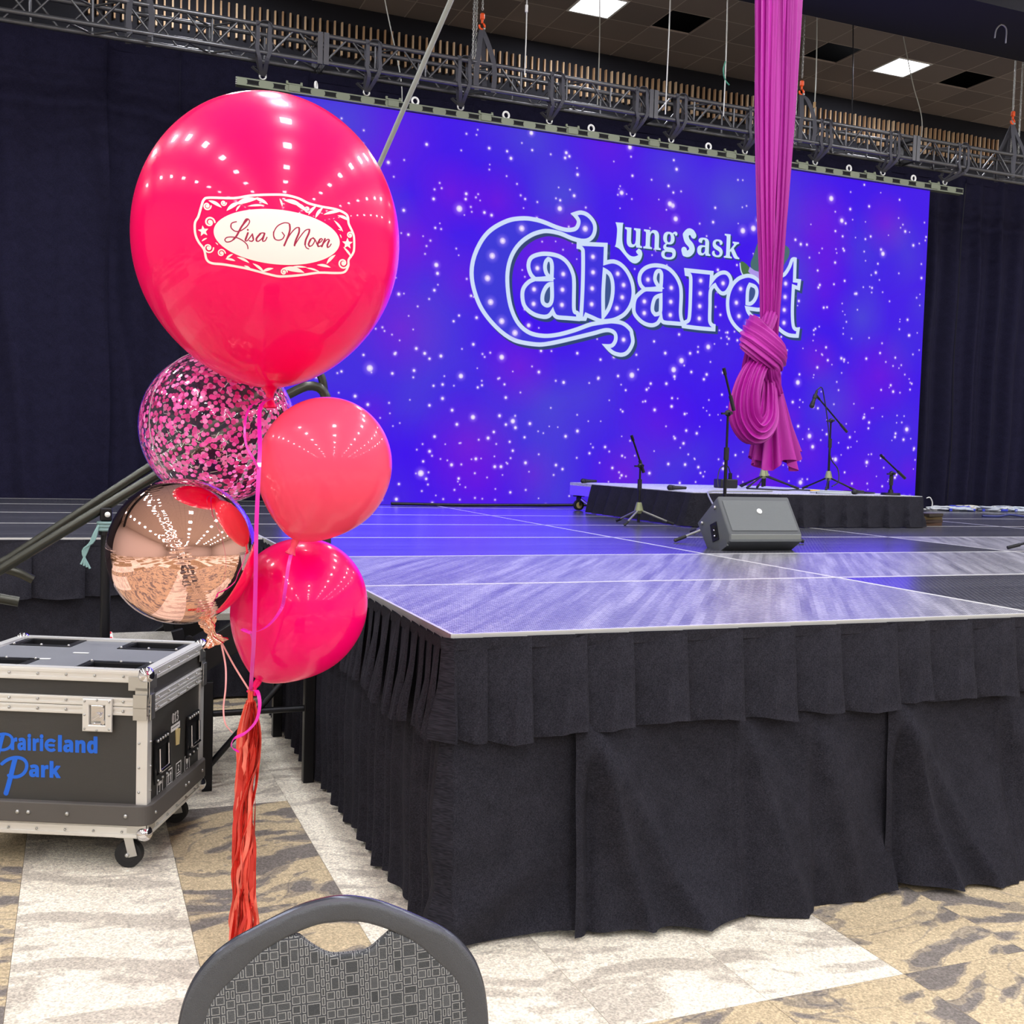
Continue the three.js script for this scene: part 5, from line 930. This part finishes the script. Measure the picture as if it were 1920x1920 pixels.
{ // clear balloon full of confetti
  const c = V(0.415, 1.622, -3.53), R = 0.241, t = thing('balloon', 'clear round balloon filled with pink confetti dots, behind the others', 'balloon', [c.x, c.y, c.z]);
  part('skin', new THREE.SphereGeometry(R, 96, 64), mat(0xfdf6fa, 0.02, 0, { transmission: 1, thickness: 0, ior: 1.45 }), t);
  part('seam', new THREE.TorusGeometry(R + 0.0005, 0.0012, 6, 120).rotateY(0.5).rotateZ(0.25), mat(0xe8dfe8, 0.2, 0, { transmission: 0.4, thickness: 0 }), t);
  part('neck', cyl(0.006, 0.012, 0.05, 0.02, -R - 0.02, 0, 12), mat(0xf4eaf0, 0.1, 0, { transmission: 0.8, thickness: 0 }), t);
  const r = rng(404), dot = new THREE.CylinderGeometry(1, 1, 0.06, 12), N = 1800, inst = new THREE.InstancedMesh(dot, mat(0xffffff, 0.45), N), q = new THREE.Quaternion(), m4 = new THREE.Matrix4(), col = new THREE.Color();
  const pinks = [0xff5cc0, 0xff78cc, 0xf84cb4, 0xffa4de, 0xff6cc4, 0xe03c9c];
  for (let i = 0; i < N; i++) {
    let d; do { d = V(r() * 2 - 1, r() * 2 - 1, r() * 2 - 1); } while (d.length() > 1 || d.length() < 0.2);
    d.normalize(); q.setFromUnitVectors(upY, d);
    const s = 0.0058 + r() * 0.0024;
    m4.compose(d.clone().multiplyScalar(R - 0.002 - r() * 0.003), q, V(s, 0.006, s)); inst.setMatrixAt(i, m4); inst.setColorAt(i, col.set(pinks[Math.floor(r() * 6)]));
  }
  inst.name = 'confetti'; t.add(stuff(inst));
  // slivers of tinsel among the dots
  const NS = 420, sl = new THREE.InstancedMesh(new THREE.BoxGeometry(1, 0.0006, 0.0022), mat(0xd8e6e2, 0.2, 0.8), NS);
  for (let i = 0; i < NS; i++) {
    const a = r() * 6.283, b = r() < 0.55 ? -0.55 + r() * 0.5 : r() * 1.6 - 0.8, d = V(Math.cos(a) * Math.sqrt(1 - b * b), b, Math.sin(a) * Math.sqrt(1 - b * b));
    q.setFromUnitVectors(upY, d); q.multiply(new THREE.Quaternion().setFromAxisAngle(upY, r() * 6.28));
    m4.compose(d.multiplyScalar(R - 0.004), q, V(0.008 + r() * 0.016, 1, 1)); sl.setMatrixAt(i, m4);
  }
  sl.name = 'tinsel'; t.add(stuff(sl));
}
const foilMat = mat(0xf8c6b8, 0.035, 1);
const cFoil = V(0.273, 1.27, -3.1);
{ // mirror foil globe
  const R = 0.2, t = thing('balloon', 'rose gold mirror foil globe balloon at the left, reflecting the room', 'balloon', [cFoil.x, cFoil.y, cFoil.z]);
  const NU = 480, NV = 240, g = new THREE.SphereGeometry(R, NU, NV), p = g.attributes.position, wob = periodic(88, 64);
  for (let i = 0; i < p.count; i++) {
    const x = p.getX(i), y = p.getY(i), z = p.getZ(i), th = Math.acos(clamp(y / R, -1, 1)), ph = Math.atan2(z, x), s = Math.sin(th);
    let k = 1;
    for (let q = 0; q < 4; q++) {
      let d = ph - (q * Math.PI) / 2; d = Math.atan2(Math.sin(d), Math.cos(d)); const a = d * s, env = Math.exp(-((a / 0.1) ** 2)), tight = Math.exp(-((a / 0.03) ** 2));
      const f = th * 46 + 3 * wob(th * 7 + q * 9, q), mid = s * s;
      k += -0.005 * tight * mid + 0.0036 * env * mid * Math.sin(f) * (0.4 + wob(th * 9, q + 5)) + 0.0018 * env * Math.sin(f * 2.3 + a * 40);
    }
    k -= 0.03 * Math.exp(-(((Math.PI - th) / 0.12) ** 2)) * 0 ;
    p.setXYZ(i, x * k, y * k, z * k);
  }
  const turn = new THREE.Matrix4().makeRotationZ(0.42).multiply(new THREE.Matrix4().makeRotationY(-1.65));
  g.applyMatrix4(turn); const gm = mergeVertices(g, 1e-5); gm.computeVertexNormals(); part('globe', gm, foilMat, t);
  const nk = sheet(40, 14, 1, 1, (u, v) => { const f = u * 2 * Math.PI, w = lerp(0.024, 0.008, Math.min(1, v * 1.7)) + (v > 0.6 ? (v - 0.6) * 0.05 : 0), c = 1 + 0.35 * Math.sin(5 * f + v * 9) + 0.2 * Math.sin(9 * f - v * 17); return [Math.cos(f) * w * c, -R + 0.006 - v * 0.085, Math.sin(f) * w * 0.6 * c]; });
  nk.applyMatrix4(new THREE.Matrix4().makeRotationZ(0.34)); nk.computeVertexNormals();
  part('tied_neck', nk, mat(0xf3b8a2, 0.12, 1, { side: THREE.DoubleSide }), t);
}
// ribbons and fringe
const magenta = mat(0xe21aa8, 0.3, 0, { clearcoat: 0.4, side: THREE.DoubleSide }), paleRibbon = mat(0xf0a8a8, 0.3, 0.2, { side: THREE.DoubleSide });
const knotAt = spot(470, 1296, -3.1);
{
  const rib = (label, pts, w, m, twist = 0) => { const o = pts[0].clone(), t = thing('ribbon', label, 'ribbon', [o.x, o.y, o.z]); part('strip', ribbon(pts.map((p) => p.clone().sub(o)), w, camR, 90, 0.0008, twist), m, t); return t; };
  const e = big.userData.end;
  rib('long magenta ribbon running straight down from the giant balloon to the fringe', [e.clone().add(V(0.006, 0, 0.01)), spot(490, 760, -3.1), spot(487, 850, -2.92), spot(481, 980, -2.88), spot(479, 1100, -2.9), spot(476, 1200, -2.94), spot(471, 1280, -3.06), knotAt], 0.011, magenta);
  rib('magenta ribbon bowing out to the left just under the giant balloon', [e.clone().add(V(-0.008, 0, 0.012)), spot(470, 762, -3.1), spot(459, 800, -3.0), spot(462, 835, -2.95), spot(476, 862, -2.91), spot(484, 880, -2.9)], 0.007, magenta, 0.6);
  const s = salmon.userData.end;
  rib('magenta ribbon from the salmon balloon, lying over the hot pink balloon', [s.clone(), spot(541, 1060, -3.0), spot(534, 1110, -2.98), spot(528, 1140, -2.99), spot(500, 1175, -2.96), spot(470, 1186, -2.94), spot(452, 1180, -2.96), spot(470, 1188, -2.95), spot(474, 1240, -2.99), knotAt], 0.01, magenta, 0.8);
  const f = V(0.405, -0.0, 0).setFromMatrixColumn(new THREE.Matrix4(), 3), fe = spot(416, 1206, -3.1);
  rib('pale pink ribbon from the foil globe straight to the fringe knot', [fe, spot(440, 1250, -3.1), spot(466, 1292, -3.09)], 0.005, paleRibbon);
  rib('pale pink ribbon from the foil globe hanging free and curling at its end', [fe.clone().add(V(-0.002, 0, 0.004)), spot(423, 1250, -3.08), spot(423, 1290, -3.06), spot(419, 1330, -3.06), spot(423, 1358, -3.05), spot(436, 1374, -3.05)], 0.005, paleRibbon, 0.5);
  rib('magenta ribbon end curling round the top of the red foil fringe', [knotAt, spot(482, 1296, -3.06), spot(487, 1320, -3.03), spot(480, 1352, -3.02), spot(460, 1374, -3.02), spot(438, 1386, -3.03), spot(434, 1400, -3.02), spot(448, 1410, -3.02)], 0.011, magenta, 1.2);
}
{ // red foil fringe from the knot to its weight on the floor
  const bot = onHeight(450, 1790, 0); bot.z = -3.16; const b2 = spot(452, 1745, -3.15), t = thing('foil_fringe', 'long twisted red metallic foil fringe hanging below the balloons, down behind the chair', 'fringe', [b2.x, 0, b2.z]);
  const o = V(b2.x, 0, b2.z), a = knotAt.clone().sub(o), b = V(0, 0.05, 0), r = rng(55), red = [mat(0xf0584a, 0.22, 0.6, { side: THREE.DoubleSide }), mat(0xff8474, 0.24, 0.6, { side: THREE.DoubleSide }), mat(0xd23c34, 0.25, 0.6, { side: THREE.DoubleSide })];
  const sets = [[], [], []];
  for (let k = 0; k < 48; k++) {
    const ph = r() * 6.283, rad = 0.01 + r() * 0.021, pts = [], tw = 0.8 + r() * 1.4, top = 0.03 + r() * 0.02, lo = 0.93 + r() * 0.07;
    for (let i = 0; i <= 9; i++) { const q = lerp(top, lo, i / 9), w = (i === 0 ? 0.35 : i > 7 ? 1.35 : 1) * rad, f = ph + tw * q * 3 + 0.4 * Math.sin(q * 20 + k); pts.push(a.clone().lerp(b, q).add(V(Math.cos(f) * w + 0.004 * Math.sin(q * 9), 0, Math.sin(f) * w))); }
    sets[k % 3].push(ribbon(pts, 0.009 + r() * 0.007, V(Math.cos(ph + 1), 0, Math.sin(ph + 1)), 46, 0.0004, 2 + r() * 3));
  }
  sets.forEach((s, i) => stuff(part('fringe', s, red[i], t)));
  part('tie', tube([a.clone().add(V(0, 0.012, 0)), a.clone().add(V(0, -0.03, 0)), a.clone().add(V(0.002, -0.06, 0))], 0.008, 10, 8), red[0], t);
  part('weight', [place(new THREE.SphereGeometry(0.055, 24, 16).scale(1, 0.75, 1), 0, 0.042, 0), cyl(0.012, 0.03, 0.04, 0, 0.085, 0, 12)], red[2], t);
}
// ---------------------------------------------------------------- chair in the foreground
{
  const top = onHeight(637, 1694, 0.9), yaw = -0.165;
  const t = thing('banquet_chair', 'grey banquet chair in the foreground with patterned fabric back and hand opening', 'chair', [top.x, 0, top.z], yaw);
  const frameMat = mat(0x4a4b4e, 0.62, 0, { bumpMap: scaled(weave, 6), bumpScale: 0.001 });
  const squares = canvasTexture(1024, 1024, (c, w, h) => {
    const r = rng(17); c.fillStyle = '#424449'; c.fillRect(0, 0, w, h);
    const N = 48, S = w / N, used = Array.from({ length: N }, () => Array(N).fill(false));
    for (let j = 0; j < N; j++) for (let i = 0; i < N; i++) {
      if (used[j][i]) continue;
      const opts = [[2, 2], [2, 3], [2, 3], [3, 2], [2, 2], [3, 3], [1, 2]].sort(() => r() - 0.5);
      const [a, b] = opts.find(([p, q]) => { for (let y = 0; y < q; y++) for (let x = 0; x < p; x++) if (j + y >= N || i + x >= N || used[j + y][i + x]) return false; return true; }) ?? [1, 1];
      for (let y = 0; y < b; y++) for (let x = 0; x < a; x++) used[j + y][i + x] = true;
      const X = i * S + 4, Y = j * S + 4, W2 = a * S - 8, H2 = b * S - 8, g = 66 + Math.floor(r() * 26);
      c.fillStyle = 'rgb(' + g + ',' + (g + 2) + ',' + (g + 4) + ')'; c.fillRect(X, Y, W2, H2); c.lineWidth = 3.6; c.strokeStyle = 'rgb(160,160,157)'; c.strokeRect(X + 1, Y + 1, W2 - 2, H2 - 2);
    }
    for (let k = 0; k < 26000; k++) { const v = r() > 0.5 ? 255 : 0; c.fillStyle = 'rgba(' + v + ',' + v + ',' + v + ',0.07)'; c.fillRect(r() * w, r() * h, 3, 2); }
  });
  squares.wrapS = squares.wrapT = THREE.RepeatWrapping; squares.repeat.set(1 / 0.34, 1 / 0.34); squares.rotation = 0.06;
  const fabric = mat(0xffffff, 0.9, 0, { map: squares, bumpMap: scaled(weave, 6), bumpScale: 0.0015 });
  const half = [[0, 0], [0.049, -0.008], [0.085, -0.022], [0.123, -0.04], [0.154, -0.056], [0.181, -0.077], [0.203, -0.105], [0.2165, -0.137], [0.2235, -0.17], [0.2275, -0.21], [0.226, -0.3], [0.222, -0.4], [0.216, -0.43]];
  const smoothLine = (pts, n) => new THREE.CatmullRomCurve3(pts.map(([x, y]) => V(x * 0.978, y, 0))).getPoints(n).map((p) => [p.x, p.y]);
  const edge = smoothLine([...half].reverse().map(([x, y]) => [-x, y]).concat(half.slice(1)), 90);
  const inner = smoothLine([[-0.191, -0.405], [-0.199, -0.3], [-0.201, -0.215], [-0.196, -0.165], [-0.182, -0.125], [-0.15, -0.092], [-0.115, -0.06], [-0.075, -0.038], [-0.035, -0.024], [0, -0.021], [0.035, -0.024], [0.075, -0.038], [0.115, -0.06], [0.15, -0.092], [0.182, -0.125], [0.196, -0.165], [0.201, -0.215], [0.199, -0.3], [0.191, -0.405]], 90);
  const fr = extrude(edge, 0.008, 0.005, [[...inner, [0.1, -0.41], [-0.1, -0.41]].reverse()], 3);
  fr.translate(0, 0.9, -0.006);
  part('back_frame', toCreasedNormals(fr, 0.7), frameMat, t);
  const rimPts = edge.map(([x, y]) => V(x * 1.0, 0.9 + y - 0.002, -0.014));
  part('back_tube', new THREE.TubeGeometry(new THREE.CatmullRomCurve3(rimPts), 140, 0.0085, 10), mat(0x4a4c56, 0.25, 0.6), t);
  const padEdge = smoothLine([[-0.187, -0.4], [-0.195, -0.3], [-0.197, -0.215], [-0.192, -0.167], [-0.178, -0.129], [-0.146, -0.096], [-0.11, -0.065], [-0.07, -0.046], [-0.06, -0.0475]], 44).concat(smoothLine([[-0.06, -0.0475], [-0.04, -0.064], [-0.015, -0.078], [0.015, -0.08], [0.045, -0.076], [0.066, -0.06], [0.078, -0.05]], 20).slice(1), smoothLine([[0.078, -0.05], [0.112, -0.066], [0.146, -0.096], [0.178, -0.129], [0.192, -0.167], [0.197, -0.215], [0.195, -0.3], [0.187, -0.4]], 44).slice(1));
  const pad = extrude(padEdge, 0.006, 0.005, [], 3); pad.translate(0, 0.9, -0.004);
  part('back_pad', metres(pad), fabric, t);
  const seat = extrude(smoothLine([[-0.2, -0.2], [-0.22, 0], [-0.215, 0.18], [-0.14, 0.225], [0, 0.235], [0.14, 0.225], [0.215, 0.18], [0.22, 0], [0.2, -0.2]], 50), 0.05, 0.012, [], 3); seat.rotateX(-Math.PI / 2); seat.translate(0, 0.41, -0.25);
  part('seat', metres(seat), fabric, t);
  const legM = mat(0x3c3e44, 0.35, 0.6);
  for (const s of [-1, 1]) { part('leg', tube([V(s * 0.216, 0.49, -0.012), V(s * 0.216, 0.43, -0.01), V(s * 0.218, 0.2, 0.03), V(s * 0.222, 0.006, 0.07)], 0.012, 24, 10), legM, t); part('leg', tube([V(s * 0.205, 0.41, -0.43), V(s * 0.212, 0.2, -0.45), V(s * 0.215, 0.006, -0.47)], 0.012, 24, 10), legM, t); part('side_rail', rod(V(s * 0.21, 0.4, -0.02), V(s * 0.205, 0.4, -0.44), 0.011), legM, t); }
  part('stretcher', rod(V(-0.21, 0.4, -0.03), V(0.21, 0.4, -0.03), 0.01), legM, t);
}
renderer.render(scene, camera);
